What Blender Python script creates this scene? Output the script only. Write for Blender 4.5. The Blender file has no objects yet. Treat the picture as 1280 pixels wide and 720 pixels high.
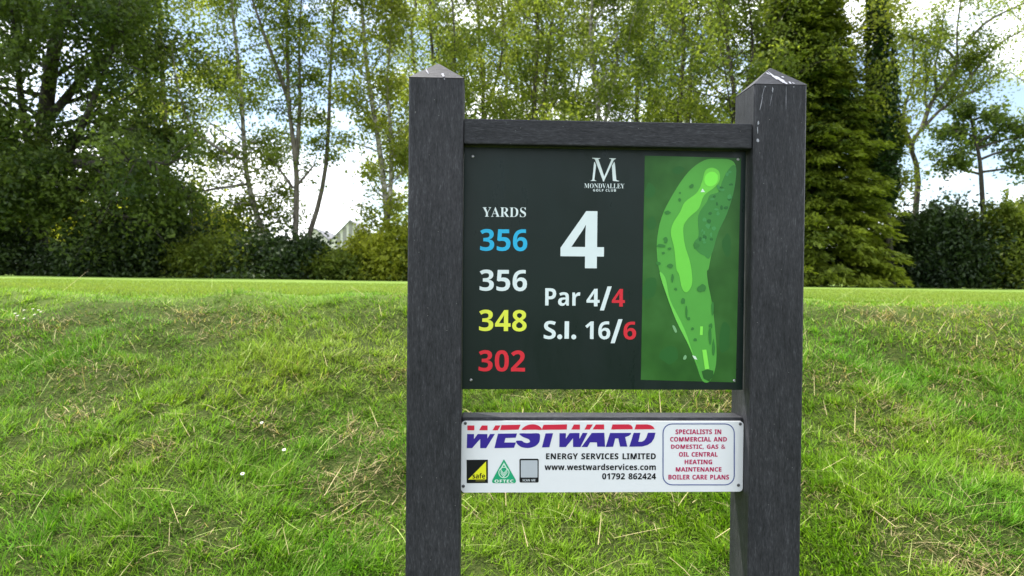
import bpy, bmesh, math, random
import numpy as np
from mathutils import Matrix, Vector

# ------------------------------------------------------------------ camera, world, sun, exposure
SC = bpy.context.scene
COL = SC.collection
CAM = np.array([0.0, 0.0, 1.5])
M = np.array([[0.9990482, 0.04274407, -0.00869705],
              [-0.04262796, 0.99900482, 0.01312379],
              [0.00924936, -0.01274056, 0.99987606]])      # columns: right, forward, up
F = 900.0                                                  # focal length in pixels of the 1280 px photograph
cd = bpy.data.cameras.new('camera')
cam = bpy.data.objects.new('camera', cd); COL.objects.link(cam)
cd.sensor_width = 36.0; cd.lens = F / 1280 * 36; cd.clip_start = 0.05; cd.clip_end = 3000
mw = Matrix.Identity(4)
for r in range(3):
    mw[r][0] = M[r, 0]; mw[r][1] = M[r, 2]; mw[r][2] = -M[r, 1]; mw[r][3] = CAM[r]
cam.matrix_world = mw
cd.dof.use_dof = True; cd.dof.focus_distance = 1.62; cd.dof.aperture_fstop = 7.5
SC.camera = cam

SUN_EL, SUN_AZ = 60.0, -48.0          # degrees; azimuth from +Y (straight ahead), negative to the left
sd = bpy.data.lights.new('sun', 'SUN'); sd.energy = 4.2; sd.angle = math.radians(1.2); sd.color = (1.0, 0.95, 0.86)
sun = bpy.data.objects.new('sun', sd); COL.objects.link(sun)
tosun = Vector((math.sin(math.radians(SUN_AZ)) * math.cos(math.radians(SUN_EL)),
                math.cos(math.radians(SUN_AZ)) * math.cos(math.radians(SUN_EL)), math.sin(math.radians(SUN_EL))))
sun.rotation_euler = tosun.to_track_quat('Z', 'Y').to_euler(); sun.location = (0, 0, 40)

W = bpy.data.worlds.new('World'); SC.world = W; W.use_nodes = True
nt = W.node_tree; nt.nodes.clear()
def nn(tree, t, **k):
    n = tree.nodes.new(t)
    for a, b in k.items(): setattr(n, a, b)
    return n
out = nn(nt, 'ShaderNodeOutputWorld'); bg = nn(nt, 'ShaderNodeBackground'); sky = nn(nt, 'ShaderNodeTexSky')
sky.sky_type = 'NISHITA'; sky.sun_disc = False; sky.sun_elevation = math.radians(SUN_EL); sky.sun_rotation = math.radians(SUN_AZ)
sky.air_density = 1.0; sky.dust_density = 0.6; sky.ozone_density = 1.6
tc = nn(nt, 'ShaderNodeTexCoord'); mp = nn(nt, 'ShaderNodeMapping'); mp.inputs['Scale'].default_value = (1.0, 1.0, 2.2)
nz = nn(nt, 'ShaderNodeTexNoise'); nz.inputs['Scale'].default_value = 3.1; nz.inputs['Detail'].default_value = 7; nz.inputs['Roughness'].default_value = .58
mp.inputs['Location'].default_value = (0.35, 0.0, 0.2)
cr = nn(nt, 'ShaderNodeValToRGB'); cr.color_ramp.elements[0].position = .42; cr.color_ramp.elements[1].position = .58; cr.color_ramp.elements[0].color = (.06, .06, .06, 1)
mx = nn(nt, 'ShaderNodeMixRGB'); mx.inputs[2].default_value = (13.0, 13.2, 13.6, 1)      # sunlit cloud
nt.links.new(tc.outputs['Generated'], mp.inputs[0]); nt.links.new(mp.outputs[0], nz.inputs[0])
nt.links.new(nz.outputs[0], cr.inputs[0]); nt.links.new(cr.outputs[0], mx.inputs[0]); nt.links.new(sky.outputs[0], mx.inputs[1])
nt.links.new(mx.outputs[0], bg.inputs[0]); bg.inputs[1].default_value = 0.11
nt.links.new(bg.outputs[0], out.inputs[0])
SC.view_settings.view_transform = 'Standard'; SC.view_settings.look = 'None'
SC.view_settings.exposure = 1.08; SC.view_settings.gamma = 1.0; SC.view_settings.use_curve_mapping = False
SC.render.engine = 'CYCLES'
SC.cycles.max_bounces = 6; SC.cycles.diffuse_bounces = 4; SC.cycles.glossy_bounces = 2; SC.cycles.transmission_bounces = 4
SC.cycles.sample_clamp_indirect = 6.0

# ------------------------------------------------------------------ helpers
def ray(px, py):
    return M @ np.array([(px - 640) / F, 1.0, -(py - 360) / F])
def P(px, py, y):
    w = ray(px, py); return CAM + w * (y / w[1])
def lin(c):
    return tuple(((v / 255 + .055) / 1.055) ** 2.4 if v > 10 else v / 255 / 12.92 for v in c)
def vnoise(x, y, seed=0):
    x = np.asarray(x, float); y = np.asarray(y, float)
    xi = np.floor(x).astype(np.int64); yi = np.floor(y).astype(np.int64); fx = x - xi; fy = y - yi
    fx = fx * fx * (3 - 2 * fx); fy = fy * fy * (3 - 2 * fy)
    def h(a, b):
        n = (a * 374761393 + b * 668265263 + seed * 974711) & 0x7fffffff
        n = ((n ^ (n >> 13)) * 1274126177) & 0x7fffffff
        return ((n ^ (n >> 16)) & 0xffff) / 65535.0
    return (h(xi, yi) * (1 - fx) + h(xi + 1, yi) * fx) * (1 - fy) + (h(xi, yi + 1) * (1 - fx) + h(xi + 1, yi + 1) * fx) * fy
def fbm(x, y, seed=0, o=3):
    s = 0; a = 1; t = 0
    for k in range(o):
        s = s + a * vnoise(x * 2 ** k, y * 2 ** k, seed + k * 17); t += a; a *= .5
    return s / t

def join(name, objs, parent):
    me = bpy.data.meshes.new(name); V = []; F_ = []; mi = []; n = 0
    for o in objs:
        m = o.data; mt = m.materials[0]
        if mt.name not in me.materials: me.materials.append(mt)
        s = me.materials.find(mt.name)
        V += [tuple(v.co) for v in m.vertices]; F_ += [tuple(i + n for i in p.vertices) for p in m.polygons]; mi += [s] * len(m.polygons); n += len(m.vertices)
        bpy.data.objects.remove(o); bpy.data.meshes.remove(m)
    me.from_pydata(V, [], F_); me.polygons.foreach_set('material_index', mi); me.update()
    o = bpy.data.objects.new(name, me); COL.objects.link(o); setparent(o, parent); return o
def tag(o, label=None, cat=None, group=None, kind=None):
    if label: o['label'] = label
    if cat: o['category'] = cat
    if group: o['group'] = group
    if kind: o['kind'] = kind
    return o
def empty(name, loc):
    o = bpy.data.objects.new(name, None); COL.objects.link(o); o.location = loc; o.empty_display_size = .2
    return o
def setparent(o, p):
    if p is None: return
    o.parent = p
    o.matrix_parent_inverse = Matrix.Translation(-Vector(p.location)) if p.type == 'EMPTY' else Matrix.Identity(4)
def mesh_np(name, V, Fc, mat, parent=None, smooth=False, attrs=None):
    """V (n,3), Fc (m,k) faces with k corners each, or a list of such arrays"""
    me = bpy.data.meshes.new(name)
    Fs = Fc if isinstance(Fc, list) else [Fc]
    V = np.ascontiguousarray(V, np.float32)
    me.vertices.add(len(V)); me.vertices.foreach_set('co', V.ravel())
    idx = np.concatenate([f.ravel() for f in Fs]).astype(np.int32)
    tot = np.concatenate([np.full(len(f), f.shape[1], np.int32) for f in Fs])
    st = np.concatenate([[0], np.cumsum(tot)[:-1]]).astype(np.int32)
    me.loops.add(len(idx)); me.loops.foreach_set('vertex_index', idx)
    me.polygons.add(len(tot)); me.polygons.foreach_set('loop_start', st)
    me.polygons.foreach_set('use_smooth', np.full(len(tot), bool(smooth)))
    me.update(calc_edges=True)
    for n, (ty, a) in (attrs or {}).items():
        at = me.attributes.new(n, ty, 'POINT')
        at.data.foreach_set('color' if ty == 'FLOAT_COLOR' else 'value', np.ascontiguousarray(a, np.float32).ravel())
    me.materials.append(mat)
    o = bpy.data.objects.new(name, me); COL.objects.link(o); setparent(o, parent)
    return o
def mesh_bm(name, bm, mat, parent=None, smooth=False):
    me = bpy.data.meshes.new(name); bm.normal_update(); bm.to_mesh(me); bm.free()
    if smooth:
        for p in me.polygons: p.use_smooth = True
    me.materials.append(mat)
    o = bpy.data.objects.new(name, me); COL.objects.link(o); setparent(o, parent)
    return o
def bbox(bm, x0, x1, y0, y1, z0, z1, bev=0.0, seg=2):
    r = bmesh.ops.create_cube(bm, size=1.0, matrix=Matrix.Translation(((x0 + x1) / 2, (y0 + y1) / 2, (z0 + z1) / 2)) @ Matrix.Diagonal((x1 - x0, y1 - y0, z1 - z0, 1)))
    if bev:
        es = list({e for v in r['verts'] for e in v.link_edges})
        bmesh.ops.bevel(bm, geom=es, offset=bev, segments=seg, affect='EDGES', profile=.6)
    return bm
class Tubes:
    def __init__(s): s.V = []; s.F = []; s.n = 0
    def add(s, pts, rad, k=6):
        pts = np.asarray(pts, float); n = len(pts); rad = np.broadcast_to(rad, n)
        T = np.gradient(pts, axis=0); T /= np.linalg.norm(T, axis=1)[:, None] + 1e-9
        ref = np.array([0, 1.0, 0]) if abs(T[0][1]) < .8 else np.array([1.0, 0, 0])
        A = np.cross(T, ref); A /= np.linalg.norm(A, axis=1)[:, None] + 1e-9; B = np.cross(T, A)
        th = np.arange(k) / k * 2 * math.pi
        R = pts[:, None] + rad[:, None, None] * (np.cos(th)[None, :, None] * A[:, None] + np.sin(th)[None, :, None] * B[:, None])
        s.V.append(R.reshape(-1, 3))
        i = np.arange(n - 1)[:, None] * k + np.arange(k)[None]; j = np.arange(n - 1)[:, None] * k + (np.arange(k)[None] + 1) % k
        s.F.append((np.stack([i, j, j + k, i + k], -1).reshape(-1, 4)) + s.n)
        s.n += n * k
    def build(s, name, mat, parent): return mesh_np(name, np.concatenate(s.V), np.concatenate(s.F), mat, parent, True)
def spline(pts, n):
    pts = np.asarray(pts, float); m = len(pts); t = np.linspace(0, m - 1, n); i = np.clip(t.astype(int), 0, m - 2); u = (t - i)[:, None]
    p0 = pts[np.clip(i - 1, 0, m - 1)]; p1 = pts[i]; p2 = pts[i + 1]; p3 = pts[np.clip(i + 2, 0, m - 1)]
    return .5 * (2 * p1 + (p2 - p0) * u + (2 * p0 - 5 * p1 + 4 * p2 - p3) * u ** 2 + (3 * p1 - p0 - 3 * p2 + p3) * u ** 3)

# ------------------------------------------------------------------ materials
def newmat(name):
    m = bpy.data.materials.new(name); m.use_nodes = True; t = m.node_tree
    return m, t, t.nodes['Principled BSDF'], t.nodes['Material Output']
def plain(name, c, rough=.6, spec=.3, metal=0, noise=0.0, nscale=30):
    m, t, b, o = newmat(name)
    b.inputs['Roughness'].default_value = rough; b.inputs['Specular IOR Level'].default_value = spec; b.inputs['Metallic'].default_value = metal
    if noise:
        tcn = nn(t, 'ShaderNodeTexCoord'); z = nn(t, 'ShaderNodeTexNoise'); z.inputs['Scale'].default_value = nscale; z.inputs['Detail'].default_value = 5
        r = nn(t, 'ShaderNodeMixRGB'); r.inputs[1].default_value = (*[v * (1 - noise) for v in c], 1); r.inputs[2].default_value = (*[min(1, v * (1 + noise)) for v in c], 1)
        t.links.new(tcn.outputs['Object'], z.inputs[0]); t.links.new(z.outputs[0], r.inputs[0]); t.links.new(r.outputs[0], b.inputs['Base Color'])
    else: b.inputs['Base Color'].default_value = (*c, 1)
    return m
def leafmat(name, dark, light, trans=.45, rough=.5, hue=1.25):
    m, t, b, o = newmat(name)
    at = nn(t, 'ShaderNodeAttribute'); at.attribute_name = 'tint'
    mx = nn(t, 'ShaderNodeMixRGB'); mx.inputs[1].default_value = (*dark, 1); mx.inputs[2].default_value = (*light, 1)
    t.links.new(at.outputs['Fac'], mx.inputs[0]); t.links.new(mx.outputs[0], b.inputs['Base Color'])
    b.inputs['Roughness'].default_value = rough; b.inputs['Specular IOR Level'].default_value = .35
    tr = nn(t, 'ShaderNodeBsdfTranslucent'); g = nn(t, 'ShaderNodeMixRGB', blend_type='MULTIPLY'); g.inputs[0].default_value = 1
    g.inputs[2].default_value = (hue * 1.1, hue * 1.1, hue * .7, 1)
    t.links.new(mx.outputs[0], g.inputs[1]); t.links.new(g.outputs[0], tr.inputs[0])
    ms = nn(t, 'ShaderNodeMixShader'); ms.inputs[0].default_value = trans
    t.links.new(b.outputs[0], ms.inputs[1]); t.links.new(tr.outputs[0], ms.inputs[2]); t.links.new(ms.outputs[0], o.inputs[0])
    return m
def bladmat(name, trans=.35):
    m, t, b, o = newmat(name)
    at = nn(t, 'ShaderNodeAttribute'); at.attribute_name = 'col'
    t.links.new(at.outputs['Color'], b.inputs['Base Color']); b.inputs['Roughness'].default_value = .6; b.inputs['Specular IOR Level'].default_value = .12
    tr = nn(t, 'ShaderNodeBsdfTranslucent'); g = nn(t, 'ShaderNodeMixRGB', blend_type='MULTIPLY'); g.inputs[0].default_value = 1
    g.inputs[2].default_value = (1.3, 1.3, .7, 1)
    t.links.new(at.outputs['Color'], g.inputs[1]); t.links.new(g.outputs[0], tr.inputs[0])
    ms = nn(t, 'ShaderNodeMixShader'); ms.inputs[0].default_value = trans
    t.links.new(b.outputs[0], ms.inputs[1]); t.links.new(tr.outputs[0], ms.inputs[2]); t.links.new(ms.outputs[0], o.inputs[0])
    return m
def barkmat(name, a, bcol, scale=6, zs=.25):
    m, t, b, o = newmat(name)
    tcn = nn(t, 'ShaderNodeTexCoord'); mpn = nn(t, 'ShaderNodeMapping'); mpn.inputs['Scale'].default_value = (1, 1, zs)
    z = nn(t, 'ShaderNodeTexNoise'); z.inputs['Scale'].default_value = scale; z.inputs['Detail'].default_value = 6; z.inputs['Roughness'].default_value = .65
    r = nn(t, 'ShaderNodeValToRGB'); r.color_ramp.elements[0].position = .38; r.color_ramp.elements[1].position = .62
    r.color_ramp.elements[0].color = (*a, 1); r.color_ramp.elements[1].color = (*bcol, 1)
    bp = nn(t, 'ShaderNodeBump'); bp.inputs['Strength'].default_value = .5; bp.inputs['Distance'].default_value = .03
    t.links.new(tcn.outputs['Object'], mpn.inputs[0]); t.links.new(mpn.outputs[0], z.inputs[0]); t.links.new(z.outputs[0], r.inputs[0])
    t.links.new(r.outputs[0], b.inputs['Base Color']); t.links.new(z.outputs[0], bp.inputs['Height']); t.links.new(bp.outputs[0], b.inputs['Normal'])
    b.inputs['Roughness'].default_value = .85
    return m
def woodmat(name, axis):
    """dark stained, weathered softwood; the grain runs along axis (0 x, 2 z)"""
    m, t, b, o = newmat(name)
    tcn = nn(t, 'ShaderNodeTexCoord')
    def grain(s, along, det):
        mpn = nn(t, 'ShaderNodeMapping'); sc = [s, s, s]; sc[axis] = along; mpn.inputs['Scale'].default_value = sc
        z = nn(t, 'ShaderNodeTexNoise'); z.inputs['Scale'].default_value = 1; z.inputs['Detail'].default_value = det; z.inputs['Roughness'].default_value = .7
        t.links.new(tcn.outputs['Object'], mpn.inputs[0]); t.links.new(mpn.outputs[0], z.inputs[0]); return z
    g1 = grain(330, 75, 3); g2 = grain(130, 22, 4); g3 = grain(9, 4, 4)
    a = nn(t, 'ShaderNodeMath', operation='MULTIPLY'); t.links.new(g1.outputs[0], a.inputs[0]); a.inputs[1].default_value = .55
    c = nn(t, 'ShaderNodeMath', operation='MULTIPLY_ADD'); t.links.new(g2.outputs[0], c.inputs[0]); c.inputs[1].default_value = .45; t.links.new(a.outputs[0], c.inputs[2])
    r = nn(t, 'ShaderNodeValToRGB'); r.color_ramp.elements[0].position = .34; r.color_ramp.elements[1].position = .72
    r.color_ramp.elements[0].color = (.012, .0125, .015, 1); r.color_ramp.elements[1].color = (.088, .090, .100, 1)
    e = r.color_ramp.elements.new(.55); e.color = (.035, .0365, .042, 1)
    t.links.new(c.outputs[0], r.inputs[0])
    w = nn(t, 'ShaderNodeMixRGB', blend_type='MULTIPLY'); w.inputs[0].default_value = .8
    r3 = nn(t, 'ShaderNodeValToRGB'); r3.color_ramp.elements[0].position = .3; r3.color_ramp.elements[1].position = .7
    r3.color_ramp.elements[0].color = (.55, .57, .6, 1); r3.color_ramp.elements[1].color = (1.25, 1.2, 1.2, 1)
    t.links.new(g3.outputs[0], r3.inputs[0]); t.links.new(r.outputs[0], w.inputs[1]); t.links.new(r3.outputs[0], w.inputs[2])
    # pale specks of grit
    v = nn(t, 'ShaderNodeTexVoronoi'); v.inputs['Scale'].default_value = 95; t.links.new(tcn.outputs['Object'], v.inputs[0])
    sp = nn(t, 'ShaderNodeMath', operation='LESS_THAN'); sp.inputs[1].default_value = .075; t.links.new(v.outputs['Distance'], sp.inputs[0])
    rr = nn(t, 'ShaderNodeSeparateColor'); t.links.new(v.outputs['Color'], rr.inputs[0])
    th = nn(t, 'ShaderNodeMath', operation='GREATER_THAN'); th.inputs[1].default_value = .86; t.links.new(rr.outputs[0], th.inputs[0])
    mu = nn(t, 'ShaderNodeMath', operation='MULTIPLY'); t.links.new(sp.outputs[0], mu.inputs[0]); t.links.new(th.outputs[0], mu.inputs[1])
    mix = nn(t, 'ShaderNodeMixRGB'); mix.inputs[2].default_value = (.2, .2, .2, 1); t.links.new(mu.outputs[0], mix.inputs[0]); t.links.new(w.outputs[0], mix.inputs[1])
    t.links.new(mix.outputs[0], b.inputs['Base Color'])
    bp = nn(t, 'ShaderNodeBump'); bp.inputs['Strength'].default_value = .75; bp.inputs['Distance'].default_value = .0022
    t.links.new(c.outputs[0], bp.inputs['Height']); t.links.new(bp.outputs[0], b.inputs['Normal'])
    b.inputs['Roughness'].default_value = .5; b.inputs['Specular IOR Level'].default_value = .22
    return m

# ------------------------------------------------------------------ the ground: flat foot, grass bank, mown lawn on top
FOOT, CREST = 1.65, 5.35
def height(x, y, bumps=True):
    x = np.asarray(x, float); y = np.asarray(y, float)
    t = np.clip((y - FOOT) / (CREST - FOOT), 0, 1)
    e = .13
    lo = np.where(t < e, t * t / (2 * e), t - e / 2); hi = np.where(t > 1 - e, (t - e / 2) - (t - 1 + e) ** 2 / (2 * e), lo)
    prof = hi / (1 - e)
    top = 1.352 - .0042 * np.clip(x, -40, 40)
    z = prof * top + np.clip(y - CREST, 0, 27) * .0013
    if bumps:
        w = np.clip((y - 1.0) / 1.0, 0, 1) * np.clip((6.6 - y) / 1.5, 0, 1)
        z = z + w * (.10 * (fbm(x * .55, y * .8, 3, 3) - .5) + .085 * (vnoise(x * 2.3, y * 2.6, 9) - .5) + .04 * (vnoise(x * 6, y * 6, 10) - .5))
        z = z + .02 * (vnoise(x * .5, y * .5, 5) - .5) * np.clip((y - 9) / 3, 0, 1)
    return z
xs = np.concatenate([[-600, -250, -120, -70, -45, -30, -22, -16, -12], np.arange(-9, 9.01, .09), [12, 16, 22, 30, 45, 70, 120, 250, 600]])
ys = np.concatenate([[-400, -150, -60, -25, -10, -4, -1], np.arange(0, 10, .09), np.arange(10, 38, 1.0), [45, 60, 90, 150, 300, 800]])
GX, GY = np.meshgrid(xs, ys); nx = len(xs)
i = (np.arange(len(ys) - 1)[:, None] * nx + np.arange(nx - 1)[None]).ravel()
gm, t, b, o_ = newmat('turf')
tcn = nn(t, 'ShaderNodeTexCoord')
def noise(s, d=6, r=.6):
    z = nn(t, 'ShaderNodeTexNoise'); z.inputs['Scale'].default_value = s; z.inputs['Detail'].default_value = d; z.inputs['Roughness'].default_value = r
    t.links.new(tcn.outputs['Object'], z.inputs[0]); return z
def ramp(src, stops):
    r = nn(t, 'ShaderNodeValToRGB'); el = r.color_ramp.elements
    while len(el) < len(stops): el.new(.5)
    for k, (p, c) in enumerate(stops): el[k].position = p; el[k].color = (*c, 1)
    t.links.new(src, r.inputs[0]); return r
thatch = ramp(noise(38, 8, .75).outputs[0], [(.3, (.022, .036, .008)), (.5, (.048, .070, .014)), (.62, (.080, .095, .024)), (.8, (.15, .135, .06))])
lawn = ramp(noise(2.2, 9, .7).outputs[0], [(.3, (.125, .205, .036)), (.5, (.16, .245, .046)), (.7, (.21, .28, .065))])
sep = nn(t, 'ShaderNodeSeparateXYZ'); t.links.new(tcn.outputs['Object'], sep.inputs[0])
mr = nn(t, 'ShaderNodeMapRange'); mr.inputs[1].default_value = 4.9; mr.inputs[2].default_value = 5.7; t.links.new(sep.outputs[1], mr.inputs[0])
mixg = nn(t, 'ShaderNodeMixRGB'); t.links.new(mr.outputs[0], mixg.inputs[0]); t.links.new(thatch.outputs[0], mixg.inputs[1]); t.links.new(lawn.outputs[0], mixg.inputs[2])
t.links.new(mixg.outputs[0], b.inputs['Base Color']); b.inputs['Roughness'].default_value = .95; b.inputs['Specular IOR Level'].default_value = .1
bp = nn(t, 'ShaderNodeBump'); bp.inputs['Distance'].default_value = .03; bp.inputs['Strength'].default_value = .8
t.links.new(noise(60, 5).outputs[0], bp.inputs['Height']); t.links.new(bp.outputs[0], b.inputs['Normal'])
ground = mesh_np('ground', np.stack([GX.ravel(), GY.ravel(), height(GX, GY).ravel()], 1), np.stack([i, i + 1, i + 1 + nx, i + nx], 1), gm, None, True)
tag(ground, 'grassy bank rising to a flat mown lawn', None, None, 'structure')
def ground_at(px, py):
    w = ray(px, py); tt = np.linspace(1.5, 40, 4000); q = CAM + w[None] * (tt / w[1])[:, None]
    k = np.argmax(q[:, 2] < height(q[:, 0], q[:, 1])); return q[k, :2]

# ------------------------------------------------------------------ the sign
D = 1.5905; LX, RX, PW = -.1622, .6063, .12
Z0 = 1.5                                   # camera height; sign coordinates below are relative to it
wood_v = woodmat('dark_stained_timber_upright', 2); wood_h = woodmat('dark_stained_timber_rail', 0)
root = empty('golf_hole_sign', (.282, D + .06, 0))
tag(root, 'dark timber golf tee sign on two square posts with hole board and white sponsor plate', 'sign')
def post(x0, ztop, zap):
    bm = bmesh.new()
    x1 = x0 + PW; y0 = D; y1 = D + .1233; zt = Z0 + ztop; c = .0035
    def ring(z, k=0):
        return [bm.verts.new((a, b_, z)) for a, b_ in ((x0 + c, y0), (x1 - c, y0), (x1, y0 + c), (x1, y1 - c), (x1 - c, y1), (x0 + c, y1), (x0, y1 - c), (x0, y0 + c))]
    lv = [ring(z) for z in list(np.linspace(-.35, zt - .001, 12))]
    for a, b_ in zip(lv, lv[1:]):
        for k in range(8): bm.faces.new((a[k], a[(k + 1) % 8], b_[(k + 1) % 8], b_[k]))
    bm.faces.new(lv[-1]); bm.faces.new(lv[0][::-1])
    p = mesh_bm('post', bm, wood_v, root)
    bm = bmesh.new(); o = .0008
    r0 = [bm.verts.new(v) for v in ((x0 - o, y0 - o, zt), (x1 + o, y0 - o, zt), (x1 + o, y1 + o, zt), (x0 - o, y1 + o, zt))]
    cx, cy = (x0 + x1) / 2, (y0 + y1) / 2; s = .0035; za = Z0 + zap
    r1 = [bm.verts.new(v) for v in ((cx - s, cy - s, za - .002), (cx + s, cy - s, za - .002), (cx + s, cy + s, za - .002), (cx - s, cy + s, za - .002))]
    tp = bm.verts.new((cx, cy, za))
    for k in range(4):
        bm.faces.new((r0[k], r0[(k + 1) % 4], r1[(k + 1) % 4], r1[k])); bm.faces.new((r1[k], r1[(k + 1) % 4], tp))
    bm.faces.new(r0[::-1])
    cp = mesh_bm('post_cap', bm, wood_h, p)
    return p, cp
postL, capL = post(LX, .4398, .4885); postR, capR = post(RX, .4410, .495)
bm = bbox(bmesh.new(), LX + PW + .001, RX - .001, D + .006, D + .10, Z0 + .2975, Z0 + .3531, .0028); mesh_bm('top_rail', bm, wood_h, root)
bm = bbox(bmesh.new(), LX + PW + .001, RX - .001, D + .041, D + .10, Z0 - .4872, Z0 - .3142, .0028); mesh_bm('bottom_rail', bm, wood_h, root)

PLY = D + .0355
PY = D + .037                               # face of the hole board
def sheen(name, c, rough, spec, n=.12, s=9):
    m = plain(name, c, rough, spec, 0, n, s); t = m.node_tree; b = t.nodes['Principled BSDF']   # dust and rain marks: uneven gloss, slightly wavy sheet
    tcn = nn(t, 'ShaderNodeTexCoord'); mpn = nn(t, 'ShaderNodeMapping'); mpn.inputs['Scale'].default_value = (14, 14, 4)
    z = nn(t, 'ShaderNodeTexNoise'); z.inputs['Scale'].default_value = 1; z.inputs['Detail'].default_value = 8; z.inputs['Roughness'].default_value = .7
    q = nn(t, 'ShaderNodeMapRange'); q.inputs[1].default_value = .3; q.inputs[2].default_value = .7; q.inputs[3].default_value = rough - .1; q.inputs[4].default_value = rough + .22
    t.links.new(tcn.outputs['Object'], mpn.inputs[0]); t.links.new(mpn.outputs[0], z.inputs[0]); t.links.new(z.outputs[0], q.inputs[0]); t.links.new(q.outputs[0], b.inputs['Roughness'])
    z2 = nn(t, 'ShaderNodeTexNoise'); z2.inputs['Scale'].default_value = 4; bp = nn(t, 'ShaderNodeBump'); bp.inputs['Strength'].default_value = .25; bp.inputs['Distance'].default_value = .01
    t.links.new(tcn.outputs['Object'], z2.inputs[0]); t.links.new(z2.outputs[0], bp.inputs['Height']); t.links.new(bp.outputs[0], b.inputs['Normal'])
    return m
board_m = sheen('dark_green_board', (.0055, .0140, .0118), .3, .24, .3, 5)
bm = bbox(bmesh.new(), LX + PW + .0008, RX - .0035, PY, PY + .006, Z0 - .2505, Z0 + .2965, .001); board = mesh_bm('hole_board', bm, board_m, root)
plate_m = sheen('white_plate', (.72, .735, .77), .4, .4, .05, 7)
def rrect(x0, x1, z0, z1, r, n=8):
    q = []
    for cx, cz, a in ((x1 - r, z1 - r, 0), (x0 + r, z1 - r, 90), (x0 + r, z0 + r, 180), (x1 - r, z0 + r, 270)):
        for k in range(n + 1):
            th = math.radians(a + 90 * k / n); q.append((cx + r * math.cos(th), cz + r * math.sin(th)))
    return q
bm = bmesh.new()
q = rrect(-.0416, .6050, Z0 - .4846, Z0 - .3222, .009)
fr = [bm.verts.new((x, PLY, z)) for x, z in q]; bk = [bm.verts.new((x, PLY + .004, z)) for x, z in q]
bm.faces.new(fr[::-1]); bm.faces.new(bk)
for k in range(len(q)): bm.faces.new((fr[k], fr[(k + 1) % len(q)], bk[(k + 1) % len(q)], bk[k]))
bmesh.ops.recalc_face_normals(bm, faces=bm.faces)
plate = mesh_bm('sponsor_plate', bm, plate_m, root)

# ---- printing: flat filled outlines a few tenths of a millimetre proud of the sheet they are printed on
INK = {}
def ink(c, rough=.4):
    k = (c, rough)
    if k not in INK:
        INK[k] = plain('print_%d_%d_%d' % c, tuple(min(.9, v / .60 * .60) for v in lin(c)), rough, .2, 0, .05, 40)
    return INK[k]
def fill(loops, y, mat, name, parent, off=0.0):
    """loops: lists of world (x, z); holes are found by the even-odd fill of a 2D curve"""
    cu = bpy.data.curves.new(name, 'CURVE'); cu.dimensions = '2D'; cu.fill_mode = 'FRONT'; cu.offset = off
    for L in loops:
        s = cu.splines.new('POLY'); s.points.add(len(L) - 1); s.use_cyclic_u = True
        s.points.foreach_set('co', [v for x, z in L for v in (x, z, 0, 1)])
    tmp = bpy.data.objects.new(name, cu); COL.objects.link(tmp)
    dg = bpy.context.evaluated_depsgraph_get(); dg.update()
    me = bpy.data.meshes.new_from_object(tmp.evaluated_get(dg)); bpy.data.objects.remove(tmp); bpy.data.curves.remove(cu)
    n = len(me.vertices); co = np.empty(n * 3, np.float32); me.vertices.foreach_get('co', co); co = co.reshape(-1, 3)
    co = np.stack([co[:, 0], np.full(n, y), co[:, 1]], 1); me.vertices.foreach_set('co', co.ravel().astype(np.float32))
    me.materials.clear(); me.materials.append(mat); me.name = name
    o = bpy.data.objects.new(name, me); COL.objects.link(o); setparent(o, parent); return o
def wl(pts, y):                            # photograph pixels to (x, z) on the plane at depth y
    r = []
    for a, b_ in pts:
        q = P(a, b_, y); r.append((float(q[0]), float(q[2])))
    return r
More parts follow.
